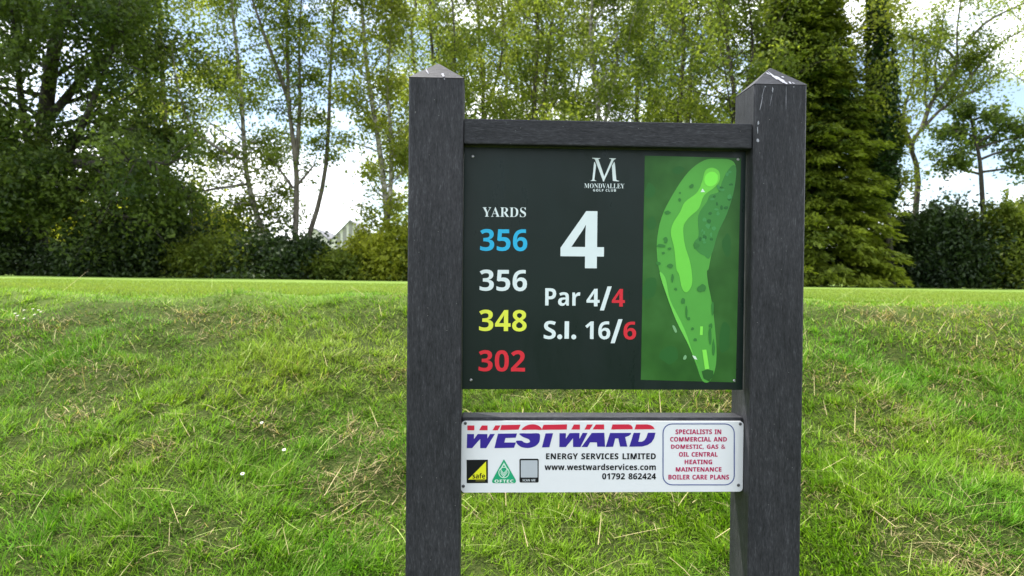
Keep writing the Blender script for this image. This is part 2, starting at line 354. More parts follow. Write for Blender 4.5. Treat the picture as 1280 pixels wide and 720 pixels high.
BOLD = {'0': '384|191,-7 139,1 96,22 64,59 34,137 24,240 28,312 40,373 62,421 93,457 136,480 191,487 244,480 286,458 318,422 349,344 359,240 355,168 343,107 321,59 290,23 247,1;191,75 223,85 244,116 255,168 259,240 255,312 244,363 223,395 191,405 159,395 139,363 128,312 125,240 128,168 139,117 159,86',
'1': '385|176,0 176,277 177,323 179,373 164,358 144,340 89,296 40,357 194,480 277,480 277,0',
'2': '384|27,0 27,71 147,192 206,254 238,300 245,322 248,345 244,370 232,388 213,398 189,402 162,398 136,389 81,353 26,418 70,451 123,476 157,484 197,486 241,482 278,469 308,449 330,423 344,392 349,357 345,319 333,284 313,252 287,220 215,148 153,90 153,85 362,85 362,0',
'3': '384|164,-7 90,0 26,19 26,105 90,82 153,74 199,79 229,93 246,115 251,146 249,164 241,180 227,192 206,200 136,208 99,208 99,285 136,285 175,288 204,294 223,304 235,317 242,332 244,350 240,373 228,390 207,401 175,404 143,401 116,393 73,369 26,439 57,458 92,473 134,483 183,486 249,479 300,456 332,420 343,372 336,327 313,293 280,268 240,253 240,251 291,238 327,216 350,183 357,140 352,100 337,65 311,35 274,12 225,-2',
'4': '384|216,0 216,99 11,99 11,170 222,480 315,480 315,178 373,178 373,99 315,99 315,0;101,178 216,178 216,259 217,297 219,338 220,363 218,363 205,337 189,311',
'5': '384|162,-7 91,0 33,19 33,107 93,85 158,76 198,81 227,94 245,118 251,152 241,192 208,216 155,224 116,221 83,214 42,235 60,480 320,480 320,394 149,394 140,300 165,304 201,306 243,302 279,289 310,269 333,240 348,204 353,161 341,91 305,38 245,4',
'6': '384|199,-7 152,-1 110,16 75,44 47,85 29,138 24,203 30,285 38,325 51,362 69,396 93,425 124,450 162,469 209,481 264,485 297,484 328,480 328,399 301,404 271,406 218,401 178,387 151,364 132,334 122,298 117,256 121,256 137,278 160,296 188,308 225,312 282,302 325,272 353,224 362,160 351,90 318,38 266,4;197,75 224,80 245,95 259,121 264,158 260,190 248,214 228,229 199,234 178,231 160,224 145,213 134,199 127,183 124,167 132,124 142,105 157,89 175,78',
'7': '384|75,0 255,394 18,394 18,480 362,480 362,416 181,0',
'8': '384|192,-7 121,2 67,28 35,68 24,122 30,166 50,201 80,229 116,251 86,273 61,299 44,331 38,371 44,406 60,435 85,457 117,473 153,482 192,486 232,482 268,473 300,457 324,435 340,406 345,370 339,331 321,299 293,274 259,253 308,222 329,203 346,180 356,154 360,124 355,87 339,55 313,29 280,9 239,-3;192,296 232,321 245,339 250,363 246,383 233,399 215,408 191,412 169,408 150,399 138,383 134,363 138,340 151,322;191,68 224,72 247,84 261,103 266,127 263,144 255,159 229,184 196,204 187,209 159,193 137,175 122,153 118,128 122,104 136,85 159,72',
'9': '384|120,-7 87,-6 55,-2 55,79 83,75 113,73 166,77 205,92 233,114 251,144 262,181 267,222 263,222 246,201 225,183 197,171 156,167 101,176 58,206 31,254 21,318 32,388 65,441 117,474 185,485 231,479 273,462 309,434 336,393 354,340 360,275 354,193 346,154 333,117 315,83 290,53 260,28 221,9 175,-3;185,244 206,247 224,255 250,280 257,295 259,311 251,355 241,374 227,390 209,400 187,404 160,399 138,383 124,357 120,320 124,288 136,265 156,249',
'A': '464|0,0 169,482 293,482 463,0 354,0 319,114 144,114 109,0;170,199 295,199 259,311 251,340 240,375 232,407 223,374 212,336 204,311',
'B': '451|60,0 60,480 210,480 294,473 355,453 382,430 398,399 404,358 399,320 384,289 361,266 330,255 330,251 373,234 391,220 404,199 413,173 416,139 404,81 369,37 313,9 240,0;162,289 221,289 258,293 282,304 295,321 300,345 294,368 279,384 253,393 216,396 162,396;162,84 228,84 267,88 292,102 306,122 310,149 306,173 292,192 266,205 225,209 162,209',
'C': '428|255,-7 187,1 133,24 91,61 62,110 45,170 39,239 46,307 65,367 97,417 141,455 197,478 264,486 335,477 404,453 371,370 317,392 290,399 264,402 212,391 175,358 151,306 144,238 151,171 172,120 209,88 264,78 323,85 386,103 386,18 324,-1',
'D': '497|60,0 60,480 211,480 281,473 342,453 391,419 427,374 450,315 458,244 450,170 427,109 389,61 337,27 273,7 196,0;162,84 206,84 270,94 316,123 343,173 353,242 344,311 318,359 275,387 216,396 162,396',
'E': '377|60,0 60,480 336,480 336,396 162,396 162,291 324,291 324,208 162,208 162,84 336,84 336,0',
'F': '369|60,0 60,480 335,480 335,396 161,396 161,273 323,273 323,189 161,189 161,0',
'G': '486|262,-7 196,0 141,21 97,56 65,105 45,166 39,240 46,311 68,371 104,420 153,456 215,479 289,486 365,478 432,457 398,375 348,394 289,402 247,397 212,381 183,357 162,325 148,285 144,238 147,194 156,155 173,123 197,98 229,83 269,78 305,80 333,85 333,185 242,185 242,269 433,269 433,21 354,1',
'H': '514|60,0 60,480 162,480 162,291 352,291 352,480 453,480 453,0 352,0 352,207 162,207 162,0',
'I': '261|21,0 21,58 80,85 80,395 21,422 21,480 240,480 240,422 181,395 181,85 240,58 240,0',
'L': '379|60,0 60,480 162,480 162,84 357,84 357,0',
'M': '633|60,0 60,480 199,480 312,113 314,113 435,480 573,480 573,0 478,0 478,227 479,279 481,335 483,375 480,375 357,0 263,0 148,376 145,376 148,336 150,278 151,223 151,0',
'N': '546|60,0 60,480 189,480 397,120 399,120 396,187 394,253 394,480 486,480 486,0 357,0 148,363 145,363 149,294 151,226 151,0',
'O': '534|267,-7 196,1 139,24 95,61 63,111 45,171 39,241 45,311 63,371 95,420 139,456 196,479 268,487 339,479 396,456 440,420 471,370 490,310 496,240 490,171 471,110 440,61 396,24 339,1;267,79 323,89 361,122 382,173 389,240 382,308 361,359 323,392 268,402 212,392 175,359 153,308 146,240 153,173 175,122 212,89',
'P': '421|60,0 60,480 214,480 294,470 349,440 381,392 392,330 387,289 374,252 351,219 316,193 268,176 206,171 162,171 162,0;162,254 195,254 234,258 264,271 282,293 289,326 280,365 253,388 208,396 162,396',
'R': '444|60,0 60,480 200,480 285,471 345,444 380,399 392,336 388,305 379,278 365,256 346,237 302,209 443,0 330,0 216,184 162,184 162,0;162,267 195,267 238,271 267,283 283,304 289,333 283,362 266,382 236,393 193,396 162,396',
'S': '370|167,-7 95,1 31,22 31,117 102,90 138,80 175,77 207,81 228,92 240,108 244,128 237,153 217,172 150,207 114,225 77,253 61,272 48,293 39,319 36,350 47,407 80,450 131,477 199,486 235,484 270,478 341,453 308,373 249,394 195,402 170,398 151,388 140,373 136,353 141,330 158,313 226,277 289,241 312,220 329,196 340,168 343,133 332,76 297,31 242,3',
'T': '389|144,0 144,395 13,395 13,480 375,480 375,395 245,395 245,0',
'U': '507|252,-7 193,-1 145,15 107,42 70,98 57,171 57,480 158,480 158,186 165,136 183,103 213,85 255,79 297,85 327,105 344,138 349,187 349,480 451,480 451,169 445,122 429,80 401,44 363,16 313,-1',
'V': '436|163,0 0,480 103,480 193,194 200,167 211,125 218,89 225,125 236,167 243,194 334,480 437,480 273,0',
'Y': '419|159,0 159,183 0,480 110,480 210,282 310,480 419,480 260,187 260,0',
'a': '406|142,-7 97,0 60,22 36,58 28,109 38,160 69,196 120,217 192,226 256,228 256,244 252,269 241,287 223,297 199,300 146,292 95,273 62,341 128,365 165,372 203,374 268,366 316,342 345,302 355,244 355,0 285,0 266,50 263,50 239,24 214,7 183,-3;179,66 209,71 234,86 250,109 256,140 256,170 217,169 176,164 150,151 136,132 131,109 134,89 144,76 160,69',
'c': '346|201,-7 129,5 75,39 41,97 30,181 36,242 53,291 80,328 117,353 160,368 210,373 276,366 324,349 295,271 251,287 210,293 167,281 141,244 132,182 137,134 153,101 177,81 210,75 240,77 266,83 313,106 313,21 265,0',
'd': '425|169,-7 113,5 69,41 40,101 30,183 40,265 69,325 114,361 171,373 207,370 236,358 259,341 277,320 280,320 275,351 273,393 273,510 373,510 373,0 296,0 277,48 273,48 255,27 233,9 204,-3;203,73 239,79 262,98 275,128 279,171 279,182 275,229 263,264 240,285 202,292 173,285 150,264 136,229 132,181 136,134 150,100 173,80',
'e': '397|218,-7 166,-2 121,14 83,40 54,76 36,123 30,181 36,240 52,288 78,325 113,352 155,368 203,373 271,363 324,330 357,278 368,207 368,158 132,158 139,121 157,92 185,74 223,68 287,75 347,97 347,19 290,0;134,225 274,225 269,256 257,280 235,297 204,302 178,298 156,283 141,259',
'f': '260|69,0 69,291 13,291 13,340 69,367 69,394 72,435 84,466 103,488 129,503 161,511 198,514 252,509 290,498 265,425 240,431 209,435 191,431 178,422 171,407 169,390 169,367 255,367 255,291 169,291 169,0',
'i': '205|103,412 82,415 64,423 52,438 48,461 52,485 64,500 82,508 103,510 123,508 141,500 153,485 157,461 153,438 141,423 123,415;52,0 52,367 152,367 152,0',
'm': '660|52,0 52,367 129,367 142,320 148,320 168,344 194,361 224,370 255,373 292,370 323,360 348,344 366,320 375,320 395,344 421,361 452,370 483,373 538,365 577,342 601,300 609,239 609,0 509,0 509,214 503,258 485,285 454,293 420,286 398,265 385,231 381,184 381,0 281,0 281,214 275,258 256,285 226,293 190,286 168,262 156,224 152,173 152,0',
'o': '416|207,-7 159,-1 116,15 80,43 53,80 36,128 30,184 42,265 78,324 134,361 209,373 258,368 300,351 336,324 363,287 380,240 385,184 373,103 337,43 281,6;208,74 242,81 266,102 279,136 283,184 279,232 266,266 242,286 208,293 173,286 150,266 137,232 132,184 137,136 150,102 174,81',
'r': '305|52,0 52,367 128,367 143,305 148,305 167,331 192,353 222,368 257,373 275,373 291,371 283,277 270,279 254,280 229,278 205,271 184,259 167,242 156,218 152,187 152,0',
's': '334|152,-7 86,-2 31,15 31,97 95,75 155,66 180,69 197,75 206,85 210,98 204,115 183,132 130,156 74,185 55,201 41,220 33,243 30,271 40,316 70,348 116,367 175,373 240,367 304,345 274,273 223,292 174,300 141,293 130,275 135,260 157,244 206,223 261,196 281,181 296,162 305,139 308,109 298,60 269,23 220,1',
't': '291|178,-7 147,-4 119,4 96,19 78,41 67,73 63,115 63,291 15,291 15,334 71,367 99,445 163,445 163,367 266,367 266,291 163,291 163,115 166,97 175,84 189,76 207,73 239,77 270,85 270,10 230,-2',
'v': '382|140,0 0,367 105,367 175,158 185,119 189,83 192,83 197,120 207,158 277,367 382,367 242,0',
'w': '575|111,0 7,367 106,367 148,204 157,164 164,119 169,84 171,84 174,109 179,142 184,172 188,191 233,367 343,367 386,191 393,161 399,118 402,84 405,84 410,117 417,163 426,204 470,367 568,367 463,0 354,0 326,128 318,162 307,211 296,258 288,290 285,290 278,258 267,211 256,162 248,127 218,0',
'&': '492|187,-7 125,2 77,28 46,69 36,125 43,172 63,208 96,238 139,266 99,318 85,348 81,382 89,426 114,459 153,480 204,487 252,480 289,460 313,427 320,383 314,344 293,312 262,283 224,258 354,133 382,181 401,240 461,240 434,160 415,125 392,95 490,0 410,0 352,56 319,31 281,11 238,-2;188,293 222,315 245,336 258,358 262,383 258,405 246,423 227,435 202,439 177,435 156,424 143,406 138,383 142,360 151,338;189,46 229,49 263,60 291,75 314,93 175,229 142,207 118,185 103,160 97,127 104,94 122,68 151,51',
',': '180|28,-87 47,-3 61,78 124,78 129,71 104,-8 71,-87',
'.': '180|89,-9 74,-7 60,1 51,15 48,36 51,57 60,71 74,79 89,81 106,79 119,71 129,57 132,36 129,15 119,1 106,-7',
'/': '250|7,0 185,480 243,480 64,0'}
SERIF = {'A': '437|-9,0 -9,18 9,21 24,30 36,47 49,75 206,466 224,465 384,87 411,34 425,22 443,18 443,0 229,0 229,18 270,25 283,46 273,81 253,132 103,132 79,71 76,59 75,48 87,26 124,18 128,18 128,0;113,161 242,161 177,319',
'D': '496|20,0 20,17 47,21 63,30 71,46 74,75 74,374 71,407 61,426 43,435 15,439 15,455 222,455 296,449 357,429 405,396 440,351 461,295 468,228 453,128 408,57 333,14 228,0;222,24 262,30 295,47 319,75 343,139 351,229 343,318 319,382 279,420 223,433 202,431 190,423 184,409 182,385 182,72 184,48 190,34 202,27',
'E': '442|14,0 14,17 44,20 62,30 72,48 75,78 75,369 72,405 62,425 44,435 16,439 16,455 399,455 399,320 383,320 369,373 340,406 295,424 232,430 200,428 191,424 186,417 183,388 183,246 193,246 232,252 259,269 277,300 288,345 304,345 304,118 287,118 282,154 273,181 259,201 241,213 216,220 185,222 183,222 183,67 185,47 192,35 206,29 230,28 276,30 313,39 345,53 371,75 393,105 411,143 430,143 402,0',
'L': '427|15,0 15,17 45,22 62,32 72,50 75,81 75,379 71,407 62,425 44,434 16,439 16,455 250,455 250,439 208,434 196,427 188,416 182,379 182,83 185,47 191,37 200,31 234,28 278,31 315,40 345,56 370,80 391,112 409,154 427,154 402,0',
'M': '634|14,0 14,17 43,22 61,32 72,50 75,79 75,382 71,416 64,426 53,432 15,439 15,455 185,455 317,142 449,455 617,455 617,439 590,433 573,423 563,405 560,378 560,85 565,43 571,31 582,23 617,17 617,0 396,0 396,17 433,25 443,32 450,44 455,83 455,399 288,0 270,0 105,389 105,80 109,48 120,30 139,20 169,17 169,0',
'N': '493|403,-11 107,350 107,79 110,49 119,31 136,21 167,17 167,0 18,0 18,17 54,23 65,30 71,41 76,79 76,388 36,433 18,439 18,455 156,455 391,169 391,377 386,414 379,425 369,431 331,439 331,455 480,455 480,439 450,434 433,425 425,407 422,377 422,-11',
'O': '526|261,-11 213,-6 169,7 129,29 94,58 66,93 45,134 32,179 28,228 32,276 45,321 66,362 95,397 130,426 170,448 216,462 265,466 313,462 357,448 397,427 431,399 459,364 481,323 494,277 498,228 494,179 481,134 459,93 430,58 395,29 355,7 310,-6;265,12 315,26 351,66 372,133 379,228 371,321 348,389 310,430 260,443 210,430 174,389 152,322 145,228 153,135 177,67 215,26',
'R': '473|15,0 15,17 45,22 62,32 72,50 75,81 75,379 71,406 62,424 44,434 16,439 16,455 217,455 305,448 367,426 405,388 417,334 406,285 372,248 315,224 432,50 452,26 463,19 478,17 480,17 480,0 338,0 201,212 182,212 182,81 185,50 194,32 212,22 242,17 242,0;182,234 203,234 249,240 280,258 298,290 304,336 295,389 268,421 224,431 202,429 190,422 184,409 182,385',
'S': '390|43,-11 43,158 62,158 83,94 111,50 149,24 197,15 231,20 257,36 273,60 279,89 265,129 225,160 163,191 112,221 77,253 56,289 50,332 54,370 67,403 88,429 115,449 148,462 185,466 229,461 282,448 291,446 300,445 313,450 320,466 339,466 339,319 322,319 310,354 293,385 272,410 248,429 222,441 194,445 163,440 140,426 125,406 120,380 124,356 137,336 159,319 189,303 253,273 290,253 317,233 337,211 350,188 357,162 359,133 354,93 339,58 314,29 281,8 240,-6 192,-10 158,-8 126,1 98,9 85,12 69,7 61,-11',
'V': '428|212,-13 44,381 22,420 8,432 -14,439 -14,455 211,455 211,439 166,432 156,423 152,410 161,378 259,143 348,377 355,409 351,423 342,432 299,439 299,455 442,455 442,439 423,436 408,427 395,411 382,383 230,-13',
'Y': '426|101,0 101,17 131,22 148,32 157,50 161,81 161,179 46,387 29,414 14,429 1,435 -13,438 -13,455 207,455 207,438 195,438 167,432 158,425 156,416 164,392 248,226 333,366 345,389 349,408 336,430 298,438 295,438 295,455 439,455 439,438 423,434 409,424 383,392 268,203 268,81 271,50 280,32 298,22 328,17 328,0'}

def glyph(ch, font):
    a, L = font[ch].split('|')
    return int(a), [[tuple(map(int, p.split(','))) for p in l.split(' ')] for l in L.split(';')]
def text_loops(s, x0, x1, yt, yb, y, font, space=0, slope=.009):
    """set the string so that its ink fills the pixel box x0..x1, yt..yb (yb, yt at the middle of the line)"""
    pen = 0; Ls = []
    for ch in s:
        if ch == ' ': pen += 260; continue
        a, L = glyph(ch, font); Ls += [[(x + pen, y_) for x, y_ in l] for l in L]; pen += a + space
    X = [x for l in Ls for x, _ in l]; Y = [v for l in Ls for _, v in l]; a0, a1, b0, b1 = min(X), max(X), min(Y), max(Y)
    xm = (x0 + x1) / 2
    def px(u, v):
        qx = x0 + (u - a0) / (a1 - a0) * (x1 - x0); qy = yb + (v - b0) / (b1 - b0) * (yt - yb)
        return (qx - (qy - (yt + yb) / 2) * .0115, qy + (qx - xm) * slope)
    return [wl([px(u, v) for u, v in l], y) for l in Ls]
T1 = PY - .0006
def btext(name, s, x0, x1, yt, yb, c, font=None, space=0, off=0.0, parent=None):
    return fill(text_loops(s, x0, x1, yt, yb, T1, font or BOLD, space), T1, ink(c), name, parent or board, off)
WH = (214, 226, 228); RD = (208, 46, 58); CY = (46, 172, 216); YE = (218, 226, 76)
btext('yards_heading', 'YARDS', 603.1, 657.6, 258.9, 271.4, WH, SERIF, 6, -.00018)
btext('yardage_number', '356', 600.2, 659.2, 286.3, 313.9, CY); btext('yardage_number', '356', 599.6, 658.9, 337.1, 363.9, WH)
btext('yardage_number', '348', 598.9, 658.3, 387.2, 414.1, YE); btext('yardage_number', '302', 598.4, 656.4, 437.7, 464.5, RD)
btext('hole_number', '4', 700.8, 755.1, 263.8, 335.2, WH)
def slash(a, b_, c, d, w=5.2): return wl([(b_ - w, c), (b_, c), (a + w, d), (a, d)], T1)
def dot(cx, cy, r, y=None): return wl([(cx + r * math.cos(k * .35), cy + r * math.sin(k * .35)) for k in range(18)], y or T1)
fill(text_loops('Par', 681.5, 725.3, 360.4, 382.3, T1, BOLD) + text_loops('4', 733.2, 749.6, 361, 382.9, T1, BOLD) + [slash(749.8, 764.6, 358, 388)], T1, ink(WH), 'par_lettering', board)
btext('par_number', '4', 764.9, 781.2, 361.2, 383.2, RD)
fill(text_loops('S', 679.7, 694.8, 401, 424, T1, BOLD) + text_loops('16', 731.5, 762.9, 401.6, 424.2, T1, BOLD)
     + [dot(699.7, 421, 3.1), dot(717.2, 421.2, 3.1), wl([(705.9, 401.6), (711.4, 401.6), (711.1, 423.4), (705.6, 423.4)], T1), slash(763.2, 778.2, 399, 429)], T1, ink(WH), 'stroke_index_lettering', board)
btext('stroke_index_number', '6', 779.4, 795.2, 402, 424.6, RD)
def crop(ox, oy, s, pts): return [(ox + a / s, oy + b_ / s) for a, b_ in pts]
C1 = lambda p: wl(crop(720, 185, 12, p), T1)
fill([C1([(272, 208), (286, 216), (302, 262), (276, 470), (284, 484), (312, 494), (212, 494), (236, 484), (246, 470)]),
      C1([(243, 147), (364, 151), (362, 160), (336, 166), (424, 428), (530, 178), (526, 166), (498, 160), (500, 153), (602, 157), (566, 182), (418, 504), (406, 500), (286, 174), (276, 164), (243, 155)]),
      C1([(574, 204), (584, 240), (604, 472), (618, 486), (652, 494), (630, 502), (552, 492), (538, 268)])], T1, ink(WH), 'club_monogram', board)
btext('club_name_lettering', 'MONDVALLEY', 730.4, 780.6, 229.3, 235.4, WH, SERIF, 10, -.0001)
btext('club_name_lettering', 'GOLF CLUB', 741.3, 770, 236.4, 239.4, WH, BOLD, 90)

# ---- course map
mapm, t, b, o_ = newmat('map_rough_print')
tcn = nn(t, 'ShaderNodeTexCoord')
mg = ramp(noise(9, 3, .5).outputs[0], [(.35, (.018, .085, .013)), (.5, (.028, .115, .018)), (.66, (.044, .155, .032))])
t.links.new(mg.outputs[0], b.inputs['Base Color']); b.inputs['Roughness'].default_value = .36; b.inputs['Specular IOR Level'].default_value = .22
Tm = PY - .0006
MAPS = []
cmap = fill([wl([(806, 194.5), (926.3, 197.6), (919.7, 478), (801, 474.8)], Tm)], Tm, mapm, 'course_map', board)
A = lambda p: crop(800, 190, 4.8, p)
Bq = lambda p: crop(800, 335, 4.8, p)
def smooth_closed(p, k=4):
    p = np.array(p, float); n = len(p); o = []
    for j in range(n):
        p0, p1, p2, p3 = p[j - 1], p[j], p[(j + 1) % n], p[(j + 2) % n]
        for u in np.arange(k) / k: o.append(tuple(.5 * (2 * p1 + (p2 - p0) * u + (2 * p0 - 5 * p1 + 4 * p2 - p3) * u * u + (3 * p1 - p0 - 3 * p2 + p3) * u ** 3)))
    return o
def mapshape(px, c, lvl, name, sm=True):
    y = Tm - .0004 * lvl
    m = ink(c, .37)
    MAPS.append(fill([wl(smooth_closed(p) if sm else p, y) for p in px], y, m, name, board))
rough = A([(118, 716), (104, 640), (102, 530), (130, 390), (200, 250), (290, 120), (385, 50), (470, 42), (548, 50), (576, 100), (562, 235), (520, 360), (462, 490), (432, 600), (412, 700)]) + \
    Bq([(402, 20), (408, 90), (430, 200), (446, 320), (459, 490), (452, 600), (420, 678), (376, 678), (340, 590), (290, 460), (215, 310), (150, 130)])
mapshape([rough], (84, 160, 66), 1, 'map_rough')
trees_ = A([(560, 78), (578, 110), (562, 240), (522, 370), (470, 480), (438, 590), (412, 640), (386, 622), (356, 606), (322, 566), (330, 532), (352, 500), (350, 380), (400, 300), (420, 258), (470, 240), (492, 180), (520, 120)])
mapshape([trees_], (64, 132, 62), 2, 'map_woodland')
fair = A([(218, 700), (205, 580), (185, 490), (198, 428), (240, 360), (270, 300), (340, 245), (372, 180), (392, 112), (432, 94), (470, 112), (480, 150), (470, 185), (440, 218), (384, 262), (352, 340), (290, 398), (260, 455), (270, 560), (298, 650)]) + \
    Bq([(312, 40), (310, 105), (280, 146), (252, 122), (234, 40)])
mapshape([fair], (112, 204, 74), 3, 'map_fairway')
mapshape([A([(427 + 40 * math.cos(a) + 10 * math.sin(a), 162 + 42 * math.sin(a) - 16 * math.cos(a)) for a in np.arange(0, 6.28, .6)])], (126, 232, 80), 4, 'map_green')
mapshape([Bq([(118, 28), (140, 40), (158, 80), (180, 190), (240, 310), (280, 400), (310, 490), (358, 612), (338, 568), (290, 460), (215, 310), (148, 130)])], (112, 200, 82), 3, 'map_path')
mapshape([Bq([(373, 491), (398, 489), (416, 605), (390, 609)]), Bq([(361, 350), (378, 350), (376, 402), (359, 402)])], (132, 224, 84), 3, 'map_tee', False)
mapshape([Bq([(370, 620), (402, 608), (440, 616), (440, 650), (415, 680), (382, 664)])], (44, 92, 40), 3, 'map_tee_hexagon', False)  # dark green hexagon printed below the tees
mapshape([A([(375, 219), (391, 240), (364, 241)]), Bq([(313, 524), (333, 530), (344, 550), (326, 546)])], (214, 236, 216), 4, 'map_marker', False)
mapshape([Bq([(194, 347), (208, 349), (222, 380), (210, 386)]), Bq([(262, 532), (272, 522), (280, 532), (274, 548), (260, 548)])], (120, 170, 120), 3, 'map_bunker')
rg = random.Random(4)
def blob(cx, cy, rx, ry, f):
    return f([(cx + rx * (.75 + .5 * rg.random()) * math.cos(a), cy + ry * (.75 + .5 * rg.random()) * math.sin(a)) for a in np.arange(0, 6.2, .7)])
bl = [blob(cx, cy, rx, ry, A) for cx, cy, rx, ry in ((310, 205, 13, 12), (240, 245, 6, 6), (238, 287, 8, 11), (165, 363, 17, 12), (155, 528, 14, 16), (128, 562, 26, 12), (178, 580, 10, 8), (140, 607, 9, 8), (182, 684, 17, 12), (338, 562, 17, 20), (110, 668, 12, 12))]
bl += [blob(cx, cy, rx, ry, Bq) for cx, cy, rx, ry in ((195, 60, 7, 26), (215, 127, 9, 8), (258, 200, 12, 18), (279, 258, 6, 38), (291, 304, 9, 12), (315, 365, 9, 8), (332, 430, 10, 11), (370, 122, 24, 22), (425, 345, 11, 16), (421, 400, 9, 50), (440, 480, 9, 50), (436, 240, 7, 40))]
mapshape(bl, (58, 122, 56), 4, 'map_trees')
bl2 = []
while len(bl2) < 34:
    a_, b_ = rg.uniform(345, 570), rg.uniform(100, 600)
    lo_, hi_ = 350 + max(0, (420 - b_)) * .5, 575 - max(0, b_ - 230) * .38
    if lo_ + 12 < a_ < hi_ - 14: bl2.append(blob(a_, b_, rg.uniform(6, 15), rg.uniform(6, 15), A))
for j, c in enumerate(((46, 106, 52), (72, 144, 80))): mapshape(bl2[j::2], c, 3 + j * .5, 'map_trees')
pale = [[(lambda cx, cy, rx, ry: blob(cx, cy, rx, ry, A))(*v) for v in ((60, 230, 30, 50), (70, 430, 26, 40), (520, 560, 30, 60), (230, 110, 40, 22))],
        [(lambda cx, cy, rx, ry: blob(cx, cy, rx, ry, Bq))(*v) for v in ((60, 120, 40, 70), (170, 520, 60, 50), (510, 420, 34, 90))]]
mapshape(pale[0] + pale[1], (42, 96, 42), .5, 'map_surround')

join('course_map', [cmap] + MAPS, board)

# ---- sponsor plate printing
TP = PLY - .0006
PR = {}
def keep(o):
    PR.setdefault(o.name.split('.')[0], []).append(o); return o
def pfill(loops, c, name, lvl=0, off=0.0): return keep(fill([wl(l, TP - lvl * .0004) for l in loops], TP - lvl * .0004, ink(c), name, plate, off))
def ptext(name, s, x0, x1, yt, yb, c, space=0, lvl=0, slope=0.0, off=0.0, mirror=None):
    return keep(fill(text_loops(s, x0, x1, yt, yb, TP - lvl * .0004, BOLD, space, slope), TP - lvl * .0004, ink(c), name, plate, off))
K2 = lambda p: crop(575, 525, 8.469, p)
K3 = lambda p: crop(700, 525, 8.469, p)
PUR = (54, 40, 140); REDP = (200, 42, 66)
pfill([K2([(75, 148), (148, 148), (148, 202), (188, 148), (290, 148), (290, 197), (318, 148), (370, 147), (277, 298), (214, 298), (214, 200), (128, 298), (72, 298)]),
       K2([(402, 145), (604, 142), (590, 187), (482, 191), (468, 238), (592, 238), (572, 294), (364, 298)]),
       K2(smooth_closed([(632, 142), (734, 142), (834, 142), (847, 185), (835, 240), (790, 280), (720, 297), (650, 286), (608, 255), (594, 222), (650, 219), (676, 236), (712, 243), (740, 232), (728, 204), (680, 185), (645, 165)], 3)),
       K2([(906, 142), (986, 140), (946, 288), (867, 291)]),
       K3([(-5, 140), (62, 139), (62, 197), (102, 138), (206, 137), (206, 200), (240, 137), (292, 137), (216, 286), (138, 286), (138, 192), (62, 286), (-7, 287)]),
       K3([(336, 137), (469, 135), (478, 283), (395, 283), (391, 237), (318, 237), (290, 286), (227, 286)]), 
       K3([(530, 137), (753, 136), (748, 152), (732, 166), (690, 182), (713, 282), (636, 282), (617, 195), (585, 195), (562, 283), (484, 286)]),
       K3([(780, 136), (851, 135), (830, 231), (868, 229), (896, 213), (914, 185), (931, 135), (1012, 134), (996, 195), (968, 238), (925, 266), (868, 281), (734, 283)])], PUR, 'company_lettering')
pfill([K2([(78, 58), (152, 58), (152, 109), (78, 109)]), K2([(232, 58), (292, 58), (292, 109), (202, 109)]), K2([(375, 57), (430, 57), (400, 109), (344, 109)]),
       K2([(440, 53), (641, 50), (620, 102), (424, 107)]), K2(smooth_closed([(652, 103), (690, 66), (740, 48), (800, 48), (844, 68), (866, 103), (800, 103), (720, 103)], 3)),
       K2([(884, 51), (1134, 46), (1130, 101), (866, 104)]),
       K3([(147, 48), (211, 48), (211, 101), (119, 101)]), K3([(286, 48), (347, 47), (316, 100), (261, 101)]), K3([(379, 47), (466, 47), (468, 100), (345, 100)]),
       K3([(556, 47), (725, 46), (752, 55), (768, 74), (770, 98), (541, 100)]), K3([(806, 47), (925, 46), (962, 54), (988, 72), (1004, 97), (789, 100)])], REDP, 'company_lettering')
NV = (12, 13, 20)
ptext('company_lettering', 'ENERGY SERVICES LIMITED', 682.7, 819.7, 566.7, 574.1, NV, 14, 0, 0.0, .00022)
ptext('web_address', 'www.westwardservices.com', 680.9, 819.7, 579.8, 587.6, NV, 14, 0, 0.0, .00022)
ptext('phone_number', '01792 862424', 752.8, 819.9, 591.6, 599.2, NV, 14, 0, 0.0, .00022)
MG = (176, 32, 88)
for s, a, b_, c, d in (('SPECIALISTS IN', 165, 648, 100, 150), ('COMMERCIAL AND', 108, 708, 180, 228), ('DOMESTIC, GAS &', 118, 692, 260, 312), ('OIL CENTRAL', 202, 610, 340, 388),
                       ('HEATING', 262, 552, 420, 468), ('MAINTENANCE', 168, 650, 500, 546), ('BOILER CARE PLANS', 90, 730, 580, 630)):
    ptext('service_lettering', s, 825 + a / 8.47, 825 + b_ / 8.47, 525 + c / 8.47, 525 + d / 8.47, MG, 10, 0, 0.0, .0002)
def rpx(x0, x1, y0, y1, r): return [(a, -b_) for a, b_ in rrect(x0, x1, -y1, -y0, r, 6)]
pfill([rpx(828.2, 918.4, 529.3, 606.7, 12), rpx(829.4, 917.2, 530.5, 605.5, 10.8)], (56, 74, 138), 'service_border')
BLK = (20, 22, 26)
pfill([K2([(70, 422), (295, 420), (296, 667), (71, 669)])], BLK, 'safety_badge')
pfill([K2([(276, 438), (277, 629), (86, 630)])], (226, 226, 44), 'safety_badge', 1)
ptext('safety_badge', 'safe', 575 + 133 / 8.469, 575 + 266 / 8.469, 525 + 562 / 8.469, 525 + 620 / 8.469, BLK, 0, 2)
pfill([K2([(165, 640), (266, 639), (266, 648), (165, 649)])], (120, 118, 40), 'safety_badge', 1)
pfill([K2(smooth_closed([(465, 418), (478, 436), (560, 580), (590, 636), (588, 660), (568, 668), (465, 668), (362, 668), (343, 660), (342, 638), (372, 580), (452, 436)], 3))], (34, 158, 112), 'approval_badge')
